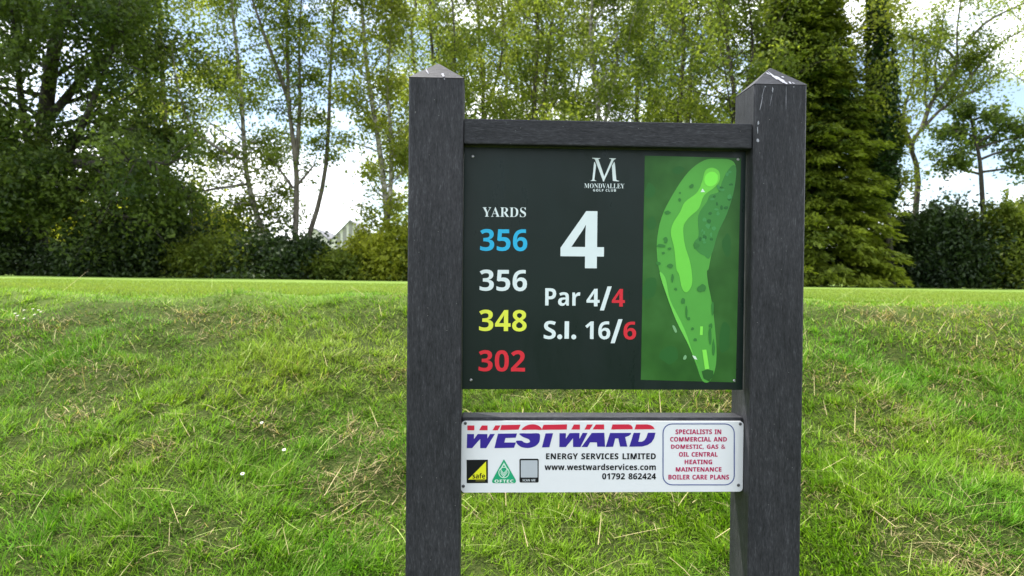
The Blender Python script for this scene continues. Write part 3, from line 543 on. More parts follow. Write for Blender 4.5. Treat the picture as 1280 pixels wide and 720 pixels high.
ring = [(465 + 58 * math.cos(a), 556 + 60 * math.sin(a)) for a in np.arange(0, 6.28, .3)]; ring2 = [(465 + 50 * math.cos(a), 556 + 52 * math.sin(a)) for a in np.arange(0, 6.28, .3)]
flame = [[(465, 450), (508, 526), (500, 535), (465, 474), (430, 535), (422, 526)]] + [[(430, 520 + k), (463, 560 + k), (502, 512 + k), (502, 522 + k), (463, 571 + k), (430, 531 + k)] for k in (0, 18, 36)]
pfill([K2(ring), K2(ring2)], (200, 226, 212), 'approval_badge', 1)
for f_ in flame[1:]: pfill([K2(f_)], (200, 226, 212), 'approval_badge', 1)
pfill([K2(flame[0])], (200, 226, 212), 'approval_badge', 2)
ptext('approval_badge', 'OFTEC', 575 + 366 / 8.469, 575 + 566 / 8.469, 525 + 631 / 8.469, 525 + 663 / 8.469, (226, 236, 230), 20, 2)
pfill([rpx(649.4, 673.3, 573.4, 603.2, 1.8)], BLK, 'scan_badge')
pfill([rpx(651, 671.9, 575.4, 596.9, .5)], (176, 182, 190), 'scan_badge', 1)
ptext('scan_badge', 'SCAN ME', 575 + 662 / 8.469, 575 + 798 / 8.469, 525 + 626 / 8.469, 525 + 650 / 8.469, (200, 206, 212), 10, 1)

for k_, v_ in list(PR.items()): join(k_, v_, plate)

# ---- screws
steel = plain('screw_steel', (.42, .42, .44), .32, .5, 1.0); dsteel = plain('screw_dull_steel', (.13, .13, .14), .45, .5, 1.0)
def screw(px, py, y, r, mat, parent):
    c = P(px, py, y); bm = bmesh.new(); n = 16
    prof = [(r, 0), (r * .95, -.0009), (r * .7, -.0019), (r * .3, -.0024)]
    rings = [[bm.verts.new((c[0] + a * math.cos(k / n * 6.2832), c[1] + d, c[2] + a * math.sin(k / n * 6.2832))) for k in range(n)] for a, d in prof]
    for a, b_ in zip(rings, rings[1:]):
        for k in range(n): bm.faces.new((a[k], a[(k + 1) % n], b_[(k + 1) % n], b_[k]))
    hub = [bm.verts.new((v.co.x, v.co.y + .0012, v.co.z)) for v in rings[-1]]
    for k in range(n): bm.faces.new((rings[-1][k], rings[-1][(k + 1) % n], hub[(k + 1) % n], hub[k]))
    bm.faces.new(hub); bmesh.ops.recalc_face_normals(bm, faces=bm.faces)
    mesh_bm('screw', bm, mat, parent, True)
for px, py in ((591, 195.6), (588.7, 475), (922.4, 199.3), (917.8, 475.8)): screw(px, py, PY, .0036, steel, board)
for px, py in ((581.8, 529), (579.3, 607.7), (925.3, 530), (923, 606.5)): screw(px, py, PLY, .0036, dsteel, plate)

# ---- bird droppings and scuffs on the caps
drop_m = plain('bird_dropping', (.34, .345, .39), .8, .2, 0, .25, 200)
def front_facet(x0, zt, za):               # plane of a cap's front slope through (y0, zt) and the apex
    y0 = D - .0008; cy = D + .0617; k = (za - zt) / (cy - y0)
    def f(px, py):
        w = ray(px, py); w = w / w[1]       # CAM + w*s ; z = Z0+zt + k*(y-y0)
        s = (Z0 + zt - k * y0 - CAM[2]) / (w[2] - k); q = CAM + w * s
        return q + np.array([0, -.0009, .0009])
    return f
def splat(loops, f, name, parent):
    for L in loops:
        V = []; Fs = []; n = 0
        q = [f(a, b_) for a, b_ in L]; c = np.mean(q, 0) + np.array([0, -.0008, .0005])
        V += q + [c]; k = len(q); Fs += [(n + j, n + (j + 1) % k, n + k) for j in range(k)]
        mesh_np(name, np.array(V), np.array(Fs), drop_m, parent, True)
fL = front_facet(LX, .4398, .4885); fR = front_facet(RX, .4410, .495)
def streak(x0, y0, x1, y1, w, n=6):
    a = []; dx, dy = x1 - x0, y1 - y0; l = math.hypot(dx, dy); ux, uy = -dy / l, dx / l
    for k in range(n + 1): u = k / n; q = w * (.5 + rg.random()) * math.sin(math.pi * (.12 + .76 * u)); a.append((x0 + dx * u + ux * q, y0 + dy * u + uy * q))
    for k in range(n, -1, -1): u = k / n; q = w * (.5 + rg.random()) * math.sin(math.pi * (.12 + .76 * u)); a.append((x0 + dx * u - ux * q, y0 + dy * u - uy * q))
    return a
C9 = lambda l: crop(490, 60, 4.5, l)
C8 = lambda l: crop(900, 70, 9, l)
splat([C9(streak(190, 118, 205, 148, 4)), C9(streak(280, 146, 294, 162, 8))], fL, 'bird_dropping', capL)
splat([C8(streak(540, 180, 640, 270, 7, 9)), C8(streak(600, 228, 755, 318, 15, 10)), C8(streak(640, 240, 700, 300, 8)), C8(streak(770, 295, 800, 318, 7)), C8(streak(690, 235, 720, 245, 5)), C8(streak(515, 190, 560, 215, 6)), C8(streak(810, 305, 840, 315, 4))], fR, 'bird_dropping', capR)
fp = lambda px, py: P(px, py, D - .0009)
drp = [C8(streak(592, 350, 594, 410, 7)), C8(streak(505, 338, 515, 350, 7)), C8(streak(480, 460, 448, 610, 4)), C8(streak(745, 340, 742, 600, 2)), C8(streak(828, 342, 832, 352, 6)), C8(streak(500, 350, 470, 470, 2.5)), C8(streak(590, 420, 560, 560, 1.6)),
       crop(900, 140, 10.28, streak(495, 115, 488, 165, 11)), crop(900, 140, 10.28, streak(478, 345, 496, 385, 18)), crop(900, 140, 10.28, streak(482, 190, 484, 280, 5))]
splat(drp, fp, 'bird_dropping', postR)
splat([C9(streak(293, 170, 296, 178, 3))], fp, 'bird_dropping', postL)

# ------------------------------------------------------------------ trees and shrubs
RN = np.random.default_rng(11)
def unit(v): return v / (np.linalg.norm(v, axis=-1, keepdims=True) + 1e-9)
def leaf_mesh(name, pos, size, mat, parent, tint, aspect=.6, nrm=None, droop=0.0, seed=0):
    """one small folded rhombus per position"""
    g = np.random.default_rng(seed); n = len(pos)
    N = unit(g.normal(size=(n, 3)) + np.array([0, 0, .8])) if nrm is None else nrm
    a = unit(np.cross(N, g.normal(size=(n, 3)))); a[:, 2] -= droop; a = unit(a); b_ = unit(np.cross(N, a))
    s = size * g.uniform(.6, 1.35, n)[:, None]
    V = np.empty((n, 4, 3)); V[:, 0] = pos - a * s * .5; V[:, 2] = pos + a * s * .5
    lift = N * s * .12
    V[:, 1] = pos + b_ * s * aspect * .5 + lift; V[:, 3] = pos - b_ * s * aspect * .5 + lift
    return mesh_np(name, V.reshape(-1, 3), np.arange(n * 4).reshape(-1, 4), mat, parent, False, {'tint': ('FLOAT', np.repeat(np.clip(tint, 0, 1), 4))})
def interp(path, t):
    path = np.asarray(path); m = len(path); x = np.clip(t, 0, 1) * (m - 1); k = min(int(x), m - 2); u = x - k
    return path[k] * (1 - u) + path[k + 1] * u, unit(path[k + 1] - path[k])
def pxpath(pts, y, n=14):
    return spline([P(a, b_ if b_ > -20 else -20 + (b_ + 20) * .4, y + (dy[0] if dy else 0)) for a, b_, *dy in pts], n)
def tree(name, label, trunks, y, bark, leaf, r0, n_limb=24, t0=.3, L=(2.0, 4.0), elev=(10, 50), nsub=6, nleaf=26, lsize=.13, spread=.26,
         seed=0, limbs=(), droop=.0, shape=None, group=None, extra=None, sub_len=.32, taper=.25, cat='tree', tintbias=0.0, gap=0.0, limb_leaf=True):
    """trunks: pixel paths in the photograph at distance y; limbs: further pixel paths (x, y, depth offset)"""
    g = np.random.default_rng(seed + 100); nleaf = int(nleaf * 2.7); lsize *= 1.1; gap *= .6
    tb = Tubes(); LP = []; LT = []
    first = pxpath(trunks[0], y)
    gz = float(height(first[0][0], first[0][1]))
    root = empty(name, (first[0][0], first[0][1], gz)); tag(root, label, cat, group)
    def sub(path, r, s0, nl, ns, slen):
        m = len(path)
        ln = np.linalg.norm(path[-1] - path[0])
        for k in range(ns):
            s = s0 + (1 - s0) * (k + g.random()) / ns
            p, d = interp(path, s)
            v = unit(d * .5 + g.normal(size=3) * .75 + np.array([0, 0, .12 - droop])); l = slen * (.6 + .8 * g.random()) * (1.15 - .5 * s)
            q = np.stack([p, p + v * l * .5 + g.normal(size=3) * .03, p + v * l + np.array([0, 0, -.25 * droop * l])])
            tb.add(q, [max(.006, r * .35), max(.005, r * .2), .003], 3)
            if g.random() < gap: continue
            c = int(nl * (.4 + 1.2 * g.random())); u = g.random(c) ** .7
            base = q[0] * (1 - u[:, None]) + q[2] * u[:, None]
            LP.append(base + g.normal(size=(c, 3)) * spread * np.array([1, 1, .75])); LT.append(np.clip(g.normal(.42 + tintbias, .22) + g.normal(0, .12, c), 0, 1))
    for ti, tr in enumerate(trunks):
        path = pxpath(tr, y) if ti else first
        if ti == 0: path = np.vstack([path[0] * [1, 1, 0] + [0, 0, min(gz, path[0][2]) - .3], path])
        rr = r0 * (1 if ti == 0 else .7); rad = rr * (1 - (1 - taper) * np.linspace(0, 1, len(path)) ** .8)
        if ti == 0: rad[:2] *= 1.25
        tb.add(path, rad, 9)
        hgt = path[-1][2] - path[0][2]; nlm = n_limb if ti == 0 else n_limb // 2
        for k in range(nlm):
            t_ = t0 + (1 - t0) * (k + g.random() * .8) / nlm
            p, d = interp(path, t_); az = k * 2.4 + g.random() * .9; s_ = (t_ - t0) / (1 - t0)
            pr = shape(s_) if shape else (math.sin(math.pi * (.18 + .75 * s_)))
            l = (L[0] + (L[1] - L[0]) * g.random()) * pr; el = math.radians(elev[0] + (elev[1] - elev[0]) * (.35 * g.random() + .65 * s_))
            v = np.array([math.cos(az) * math.cos(el), math.sin(az) * math.cos(el), math.sin(el)])
            q = [p]; vv = v.copy()
            for m_ in range(5):
                vv = unit(vv + g.normal(size=3) * .16 + np.array([0, 0, .10 - droop * .5])); q.append(q[-1] + vv * l / 5)
            q = np.array(q); r = max(.012, rr * (1 - (1 - taper) * t_) * .34)
            tb.add(q, np.linspace(r, .008, 6), 5); sub(q, r * .6, .22, nleaf, nsub, l * sub_len)
    for lb in limbs:
        q = pxpath(lb, y, 10); r = r0 * .42; tb.add(q, np.linspace(r, .02, 10), 6)
        ln = np.linalg.norm(q[-1] - q[0])
        if limb_leaf: sub(q, r * .5, .3, nleaf, int(nsub * 1.6), max(.7, ln * .28))
    tb.build('trunk', bark, root)
    if LP: leaf_mesh('crown', np.concatenate(LP), lsize, leaf, root, np.concatenate(LT), seed=seed)
    if extra: extra(root, first, g)
    return root
def shrub(name, label, px, w, top, y, leaf, n=9000, lsize=.12, seed=0, depth=None, bark=None, group='', base=None, tintbias=0, lumps=34, cat='shrub'):
    """centre column px, half width in pixels, top row in the photograph"""
    g = np.random.default_rng(seed + 300)
    lsize *= 1.2; n = int(n * 1.5); c = P(px, 352, y); gz = float(height(c[0], c[1])); hw = w * y / F; zt = P(px, top, y)[2]; h = zt - gz; dp = depth or hw * .7
    root = empty(name, (c[0], c[1], gz)); tag(root, label, cat, group or None)
    tb = Tubes(); LP = []; LT = []
    for k in range(lumps):
        a = g.random() * 6.283; rr = g.random() ** .5; v = g.random() ** .8
        dome = math.sqrt(max(0.05, 1 - (rr * .92) ** 2)); x = rr * math.cos(a) * hw * .92; yy = rr * math.sin(a) * dp; z = v * h * dome * (.85 + .25 * g.random())
        q = np.array([c[0] + x, c[1] + yy, gz + z]); s = np.array([1, 1, .8]) * min(hw, h) * g.uniform(.12, .34)
        m = int(n / lumps * (.6 + .8 * g.random())); d = g.normal(size=(m, 3)) * .5 * (1 + .5 * g.random((m, 1)))
        pp = q + d * s * 1.5; pp[:, 2] = np.maximum(pp[:, 2], gz + .04 + .1 * g.random(m))
        LP.append(pp); LT.append(np.clip(g.normal(.42 + tintbias, .2) + g.normal(0, .12, m), 0, 1))
        if k % 2 == 0:
            b0 = np.array([c[0] + x * .25, c[1] + yy * .25, gz - .1]); tb.add(spline([b0, (b0 + q) / 2 + g.normal(size=3) * .12 + [0, 0, .15], q], 6), np.linspace(.035, .008, 6), 5)
    for k in range(int(lumps * .8)):
        a = g.random() * 6.283; rr = g.random() ** .5; x = rr * math.cos(a) * hw; yy = rr * math.sin(a) * dp; z0 = gz + h * math.sqrt(max(.05, 1 - (rr * .92) ** 2)) * .8
        q0 = np.array([c[0] + x, c[1] + yy, z0]); d0 = unit(np.array([math.cos(a) * .5, math.sin(a) * .5, 1.0]) + g.normal(size=3) * .35); l0 = g.uniform(.3, .75) * min(1.3, h * .6)
        q1 = q0 + d0 * l0; tb.add(np.array([q0, (q0 + q1) / 2, q1]), [.012, .008, .004], 4); m = int(n / lumps * .16); u = g.random((m, 1))
        LP.append(q0 + (q1 - q0) * u + g.normal(size=(m, 3)) * .11 * (1.2 - .5 * u)); LT.append(np.clip(g.normal(.55 + tintbias, .2) + g.normal(0, .12, m), 0, 1))
    tb.build('stems', bark or BARK_D, root)
    leaf_mesh('foliage', np.concatenate(LP), lsize, leaf, root, np.concatenate(LT), seed=seed)
    return root

BARK_D = barkmat('dark_bark', (.018, .015, .012), (.06, .05, .04), 9)
BARK_G = barkmat('grey_brown_bark', (.05, .042, .033), (.15, .13, .105), 9)
BARK_P = barkmat('pale_birch_bark', (.07, .06, .05), (.42, .39, .34), 5, 1.2)
LEAF_DARK = leafmat('dark_leaf', (.034, .064, .012), (.145, .205, .034), .5)
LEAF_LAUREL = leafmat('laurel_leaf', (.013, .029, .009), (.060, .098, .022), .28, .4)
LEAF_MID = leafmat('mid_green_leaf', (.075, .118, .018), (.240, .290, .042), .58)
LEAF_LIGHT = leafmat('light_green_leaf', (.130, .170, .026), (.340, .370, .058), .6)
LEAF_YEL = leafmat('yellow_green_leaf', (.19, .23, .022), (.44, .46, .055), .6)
LEAF_CONIF = leafmat('cypress_spray', (.026, .060, .008), (.270, .330, .028), .4, .6)
LEAF_IVY = leafmat('ivy_leaf', (.012, .032, .008), (.045, .085, .016), .25, .35)

tree('broad_dark_tree', 'large dark broadleaf tree with thick forked trunk and wide low spreading limbs', [[(42, 343), (45, 300), (49, 240), (52, 185), (62, 100), (74, 20), (84, -70), (90, -150)]], 29, BARK_D, LEAF_DARK, .52,
     n_limb=38, t0=.30, L=(4.8, 8.0), elev=(-6, 55), nsub=11, nleaf=64, lsize=.17, spread=.36, seed=1, droop=.14, gap=.22,
     limbs=[[(46, 250), (20, 215, .5), (-10, 190, 1), (-60, 170, 1)], [(52, 235), (90, 180, -1), (115, 130, -2), (140, 60, -2), (150, 0, -2)], [(50, 245), (95, 236, -1), (150, 228, -2), (205, 226, -2.5), (240, 240, -3)],
            [(50, 240), (30, 150, -1), (20, 60, -2), (10, -30, -2)], [(56, 200), (120, 170, 1), (180, 160, 1.5), (225, 175, 2)], [(48, 262), (90, 262, -2), (140, 268, -3), (190, 275, -3.5)],
            [(48, 255), (10, 255, -2), (-40, 250, -3)], [(46, 240), (20, 246, -2.5), (0, 240, -3.5), (-20, 262, -4)], [(52, 225), (85, 205, -2), (120, 205, -3), (170, 200, -4), (210, 206, -4.5)], [(50, 215), (20, 180, -2), (-5, 150, -3), (-30, 140, -3)], [(60, 150), (110, 90, 0), (150, 50, .5), (170, -20, 1)]])
tree('leaning_birch', 'birch with a pale leaning trunk beside the dark tree, leafy yellow-green crown', [[(344, 334), (332, 300), (319, 262), (309, 222), (305, 180), (301, 110), (292, 30), (286, -50), (280, -110)]], 31, BARK_P, LEAF_MID, .17,
     n_limb=34, t0=.24, L=(2.0, 4.2), elev=(0, 55), nsub=7, nleaf=38, lsize=.13, spread=.32, seed=2, droop=.12, gap=.22,
     limbs=[[(337, 312), (325, 302), (300, 290), (285, 275)], [(322, 330), (318, 305), (325, 285)], [(305, 200), (250, 170, -1), (225, 120, -1), (215, 60, -1)], [(310, 230), (275, 235), (240, 240), (215, 235)]])
tree('background_tree', 'pale green tree filling the gap behind the dark tree and the leaning birch', [[(214, 338), (210, 250), (206, 150), (200, 40), (196, -60), (192, -140)]], 38, BARK_G, LEAF_LIGHT, .22,
     n_limb=36, t0=.14, L=(3.0, 5.0), elev=(0, 50), nsub=7, nleaf=34, lsize=.17, spread=.38, seed=3, gap=.2, tintbias=.1)
tree('silver_birch', 'slim birch dividing into several upright stems, seen against bright sky', [[(371, 340), (369, 300), (371, 230), (367, 180), (361, 130), (359, 60), (356, -30), (352, -110)], [(370, 205), (374, 150), (375, 110), (374, 50), (378, -20)], [(362, 128), (346, 84), (332, 48), (319, 10), (306, -40)]], 28, BARK_G, LEAF_MID, .15,
     n_limb=20, t0=.52, L=(.9, 2.0), elev=(10, 60), nsub=6, nleaf=17, lsize=.12, spread=.22, seed=4, gap=.2, group='birches against the bright gap',
     limbs=[[(366, 235), (352, 215), (340, 200), (332, 196)], [(371, 232), (383, 218), (394, 205)]])
tree('silver_birch', 'thin birch leaning outward from the foot of the many-stemmed birch', [[(379, 340), (386, 296), (398, 256), (407, 210), (411, 150), (413, 90), (416, 30), (421, -50), (424, -110)]], 28.4, BARK_G, LEAF_MID, .13,
     n_limb=20, t0=.42, L=(.8, 2.0), elev=(10, 60), nsub=6, nleaf=17, lsize=.12, spread=.22, seed=5, gap=.25, group='birches against the bright gap')
tree('silver_birch', 'birch with speckled trunk between the pale gable and the near sign post', [[(488, 340), (485, 290), (480, 230), (472, 170), (462, 110), (456, 60), (452, 0), (449, -60), (446, -120)], [(484, 280), (489, 220), (488, 160), (484, 100), (490, 30), (487, -60)]], 27.5, BARK_P, LEAF_LIGHT, .15,
     n_limb=36, t0=.16, L=(1.1, 2.6), elev=(5, 55), nsub=6, nleaf=24, lsize=.13, spread=.26, seed=6, gap=.2, group='birches against the bright gap')
row = [(545, 31, BARK_G, LEAF_MID, 'birch rising straight behind the pointed top of the taller-looking near post'),
       (598, 36, BARK_D, LEAF_LIGHT, 'yellow-green birch just inside the near post, above the start of the top rail'),
       (668, 30, BARK_G, LEAF_MID, 'dense birch standing behind the yardage column, crown over the top rail'),
       (742, 27.5, BARK_P, LEAF_MID, 'birch with a brown trunk showing above the middle of the top rail'),
       (795, 33, BARK_D, LEAF_DARK, 'darker birch with blue sky showing through, above the course map edge'),
       (850, 29.5, BARK_G, LEAF_MID, 'birch whose crown fills the sky above the course map'),
       (912, 25.6, BARK_D, LEAF_MID, 'birch crown next to the pointed top of the far post, beside the cypress'),
       (700, 40, BARK_D, LEAF_LIGHT, 'far pale birch in gaps between the brown trunk and the near post'),
       (630, 42, BARK_G, LEAF_MID, 'far birch in the gap above the yardage column'),
       (820, 41, BARK_G, LEAF_LIGHT, 'far pale birch in gaps above the course map'),
       (950, 40, BARK_G, LEAF_MID, 'far birch filling the gap behind the far post and cypress top'),
       (520, 40, BARK_G, LEAF_LIGHT, 'far pale birch filling the gap behind the near post and speckled birch')]
for k, (px, y, bk, lf, lb) in enumerate(row):
    w = RN.uniform(-1, 1, 6) * 8
    tree('birch_tree', lb, [[(px + w[0], 346), (px + w[1] * .6, 290), (px, 200), (px + 3 + w[2] * .5, 130), (px + w[3] * .8, 50), (px + w[4], -40), (px + w[5], -120)], [(px, 215), (px + w[1] + 14, 150), (px + 22 + w[2], 70), (px + 26 + w[3], -20)]], y, bk, lf, .15 + .02 * (k % 3),
         n_limb=34, t0=.2, L=(1.9, 3.9), elev=(0, 55), nsub=8, nleaf=23, lsize=.13, spread=.27, seed=20 + k, gap=.5, group='birches in a row behind the sign', tintbias=.04)

def cypress(name, label, px, y, hw, top, seed, n_br=520, per=60):
    """dense cypress: flattened drooping sprays at the ends of many short branches"""
    g = np.random.default_rng(seed)
    b0 = P(px, 352, y); gz = float(height(b0[0], b0[1])); apex = P(px - 14, top, y); H = apex[2] - gz; R = hw * y / F
    root = empty(name, (b0[0], b0[1], gz)); tag(root, label, 'conifer')
    ax = lambda t_: np.array([b0[0] + (apex[0] - b0[0]) * t_, b0[1], gz + H * t_])
    tb = Tubes(); tb.add(np.array([ax(t_) - np.array([0, 0, .3 if t_ == 0 else 0]) for t_ in np.linspace(0, .97, 8)]), np.linspace(.26, .03, 8), 8)
    pos = []; dirs = []; tint = []
    for k in range(n_br):
        t_ = 1 - (1 - (k + .5) / n_br) ** .62; az = k * 2.39996 + g.normal() * .2
        prof = (1 - t_) ** .72 * (.70 + .60 * float(vnoise(math.cos(az) * 2.2 + 7, t_ * 9 + math.sin(az) * 2.2, 33))) * R * (.62 + .55 * g.random()); prof = max(prof, .16)
        o = np.array([math.cos(az), math.sin(az), 0]); tip = ax(t_) + o * prof + np.array([0, 0, prof * .10 * g.normal() + .02])
        if tip[2] < gz + .1: tip[2] = gz + .1 + .2 * g.random()
        st = ax(max(0, t_ - .02)); mid = (st + tip) / 2 + np.array([0, 0, .12])
        if k % 3 == 0: tb.add(np.array([st, mid, tip]), [.03, .02, .006], 4)
        m = int(per * (.6 + .7 * g.random()) * (.35 + .65 * min(1, prof / 1.2)))
        u = g.random(m) ** .55; side = np.cross(o, [0, 0, 1]); lat = g.normal(size=m) * .26 * (1.15 - .6 * u)
        L_ = min(prof, 1.15); base = tip - o * L_ * .8
        p = base[None] + o[None] * (u * L_)[:, None] + side[None] * lat[:, None]; p[:, 2] += -.22 * u ** 2 - .35 * np.abs(lat) + g.normal(size=m) * .05 + .16
        pos.append(p); d = o[None] * .8 + side[None] * (lat * 2.2)[:, None] + g.normal(size=(m, 3)) * .25; d[:, 2] -= .28; dirs.append(unit(d))
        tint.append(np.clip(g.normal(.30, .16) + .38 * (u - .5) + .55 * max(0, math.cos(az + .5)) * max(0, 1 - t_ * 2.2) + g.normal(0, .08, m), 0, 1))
    tb.build('trunk', BARK_D, root)
    pos = np.concatenate(pos); d = np.concatenate(dirs); n = len(pos)
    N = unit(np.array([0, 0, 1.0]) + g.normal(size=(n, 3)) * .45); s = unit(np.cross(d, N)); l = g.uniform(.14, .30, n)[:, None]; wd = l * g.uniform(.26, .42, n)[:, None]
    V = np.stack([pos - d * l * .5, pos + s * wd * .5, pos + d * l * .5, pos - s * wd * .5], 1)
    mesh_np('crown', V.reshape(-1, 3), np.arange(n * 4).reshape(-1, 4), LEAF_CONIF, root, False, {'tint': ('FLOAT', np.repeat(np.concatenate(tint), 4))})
    return root
cypress('cypress_tree', 'tall dense cypress with drooping bright green sprays, rising behind the far post', 1010, 26.6, 104, -110, 5, n_br=2100, per=100)

def ivy(root, path, g):
    m = 6500; t_ = g.uniform(.22, .80, m); p = np.array([interp(path, a)[0] for a in t_]); a = g.random(m) * 6.283
    r = (.16 + .42 * np.sin(np.pi * np.clip((t_ - .2) / .62, 0, 1)) ** .6 * (.7 + .5 * vnoise(t_ * 14, a, 4))) * g.random(m) ** .35
    p = p + np.stack([np.cos(a) * r, np.sin(a) * r, g.normal(size=m) * .1], 1)
    leaf_mesh('ivy', p, .15, LEAF_IVY, root, np.clip(g.normal(.4, .25, m), 0, 1), .9, seed=77)
tree('ivy_clad_tree', 'tree with an ivy-clad trunk and thin green crown, standing beside the cypress', [[(1112, 346), (1110, 290), (1107, 250), (1105, 200), (1104, 150), (1101, 90), (1097, 20), (1092, -60), (1088, -120)]], 25, BARK_D, LEAF_LIGHT, .17,
     n_limb=30, t0=.45, L=(1.3, 2.9), elev=(5, 55), nsub=6, nleaf=23, lsize=.125, spread=.27, seed=41, gap=.25, extra=ivy,
     limbs=[[(1106, 215), (1118, 195), (1124, 180), (1128, 160)], [(1112, 255), (1122, 240), (1132, 222)]])
tree('crooked_tree', 'tree with a bare crooked brown trunk forking into thin twisting branches against the sky', [[(1141, 346), (1142, 300), (1145, 257), (1148, 221), (1144, 200), (1139, 186), (1143, 172), (1154, 160), (1168, 144), (1184, 131), (1200, 120), (1212, 98), (1214, 80)],
      [(1141, 188), (1136, 172), (1130, 156), (1132, 130), (1142, 95), (1140, 40)], [(1152, 163), (1160, 138), (1171, 116), (1186, 98), (1197, 78), (1196, 40), (1204, -20)]], 27, BARK_G, LEAF_MID, .145,
     n_limb=16, t0=.72, L=(1.0, 2.3), elev=(5, 60), nsub=6, nleaf=21, lsize=.11, spread=.24, seed=42, gap=.3, taper=.22,
     limbs=[[(1160, 138), (1156, 118), (1160, 90), (1152, 60)], [(1172, 116), (1168, 90), (1176, 50), (1180, 10)], [(1200, 120), (1222, 112), (1240, 96), (1258, 88)], [(1212, 98), (1232, 72), (1256, 50), (1285, 36)], [(1204, 60), (1230, 30), (1262, 12), (1290, 0)], [(1197, 78), (1180, 60), (1150, 50), (1120, 40)]])
tree('layered_tree', 'small dark tree with flat layered branches at the edge of the open sky', [[(1232, 346), (1230, 290), (1227, 230), (1224, 195), (1218, 172), (1214, 150), (1212, 140)]], 25.5, BARK_D, LEAF_DARK, .12,
     n_limb=5, t0=.6, L=(.7, 1.3), elev=(-5, 20), nsub=5, nleaf=24, lsize=.14, spread=.18, seed=43, gap=.1, tintbias=.1,
     limbs=[[(1224, 195), (1205, 190), (1188, 196), (1170, 200)], [(1218, 172), (1202, 164), (1188, 166), (1176, 168)], [(1220, 180), (1240, 168), (1262, 160), (1290, 156)], [(1224, 200), (1250, 190), (1275, 188), (1300, 190)],
            [(1226, 215), (1250, 212), (1276, 208), (1300, 212)], [(1215, 152), (1228, 146), (1244, 150), (1262, 158)], [(1226, 218), (1205, 212), (1190, 206)], [(1222, 186), (1250, 176), (1280, 172), (1310, 176)]])
tree('birch_tree', 'loose pale tree at the outer edge beyond the layered tree, sparse twigs overhead', [[(1345, 346), (1340, 250), (1335, 150), (1325, 60), (1310, -30), (1300, -100)]], 30, BARK_G, LEAF_LIGHT, .2,
     n_limb=30, t0=.25, L=(2.0, 4.2), elev=(5, 50), nsub=7, nleaf=18, lsize=.12, spread=.3, seed=44, gap=.3)

G1 = 'shrubs along the far edge of the lawn'
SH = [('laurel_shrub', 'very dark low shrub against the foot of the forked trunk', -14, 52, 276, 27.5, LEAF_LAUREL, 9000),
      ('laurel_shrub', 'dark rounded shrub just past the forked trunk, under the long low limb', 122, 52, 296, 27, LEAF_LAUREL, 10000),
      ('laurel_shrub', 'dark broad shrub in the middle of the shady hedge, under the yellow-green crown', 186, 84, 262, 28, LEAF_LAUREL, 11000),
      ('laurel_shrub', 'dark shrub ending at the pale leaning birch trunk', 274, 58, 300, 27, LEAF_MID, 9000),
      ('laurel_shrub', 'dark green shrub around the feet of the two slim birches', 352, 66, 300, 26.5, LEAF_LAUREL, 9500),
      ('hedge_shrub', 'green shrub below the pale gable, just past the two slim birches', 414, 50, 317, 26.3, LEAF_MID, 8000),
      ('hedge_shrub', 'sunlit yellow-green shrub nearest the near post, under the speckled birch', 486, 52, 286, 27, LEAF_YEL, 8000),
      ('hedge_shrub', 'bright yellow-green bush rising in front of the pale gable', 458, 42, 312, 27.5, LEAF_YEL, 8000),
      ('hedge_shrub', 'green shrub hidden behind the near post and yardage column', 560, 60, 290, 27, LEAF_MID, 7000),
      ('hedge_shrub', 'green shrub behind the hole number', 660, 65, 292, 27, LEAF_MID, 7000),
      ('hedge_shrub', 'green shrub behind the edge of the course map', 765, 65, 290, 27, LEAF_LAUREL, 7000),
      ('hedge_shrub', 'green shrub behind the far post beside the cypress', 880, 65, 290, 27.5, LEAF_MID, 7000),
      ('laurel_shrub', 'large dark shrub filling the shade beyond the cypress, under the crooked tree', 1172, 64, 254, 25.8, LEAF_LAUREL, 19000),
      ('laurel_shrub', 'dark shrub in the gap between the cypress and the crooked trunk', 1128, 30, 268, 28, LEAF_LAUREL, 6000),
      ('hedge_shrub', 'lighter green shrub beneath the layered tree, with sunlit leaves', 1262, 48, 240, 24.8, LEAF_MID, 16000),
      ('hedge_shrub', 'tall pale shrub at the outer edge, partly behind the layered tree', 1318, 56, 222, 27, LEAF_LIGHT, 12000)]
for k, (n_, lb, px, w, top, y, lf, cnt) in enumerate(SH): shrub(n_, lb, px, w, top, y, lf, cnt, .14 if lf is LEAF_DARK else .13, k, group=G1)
for k, (px, w, top, lb) in enumerate(((20, 60, 245, 'bright far bush glimpsed past the outer side of the forked trunk'), (85, 50, 250, 'bright far bush glimpsed between the forked trunk and the shady hedge'), (150, 70, 255, 'far bush glowing through the gaps above the shady hedge'), (262, 60, 258, 'far bush behind the leaning birch'))):
    shrub('far_bush', lb, px, w, top, 40, LEAF_YEL, 7000, .2, 60 + k, group='bushes far behind the shady hedge')

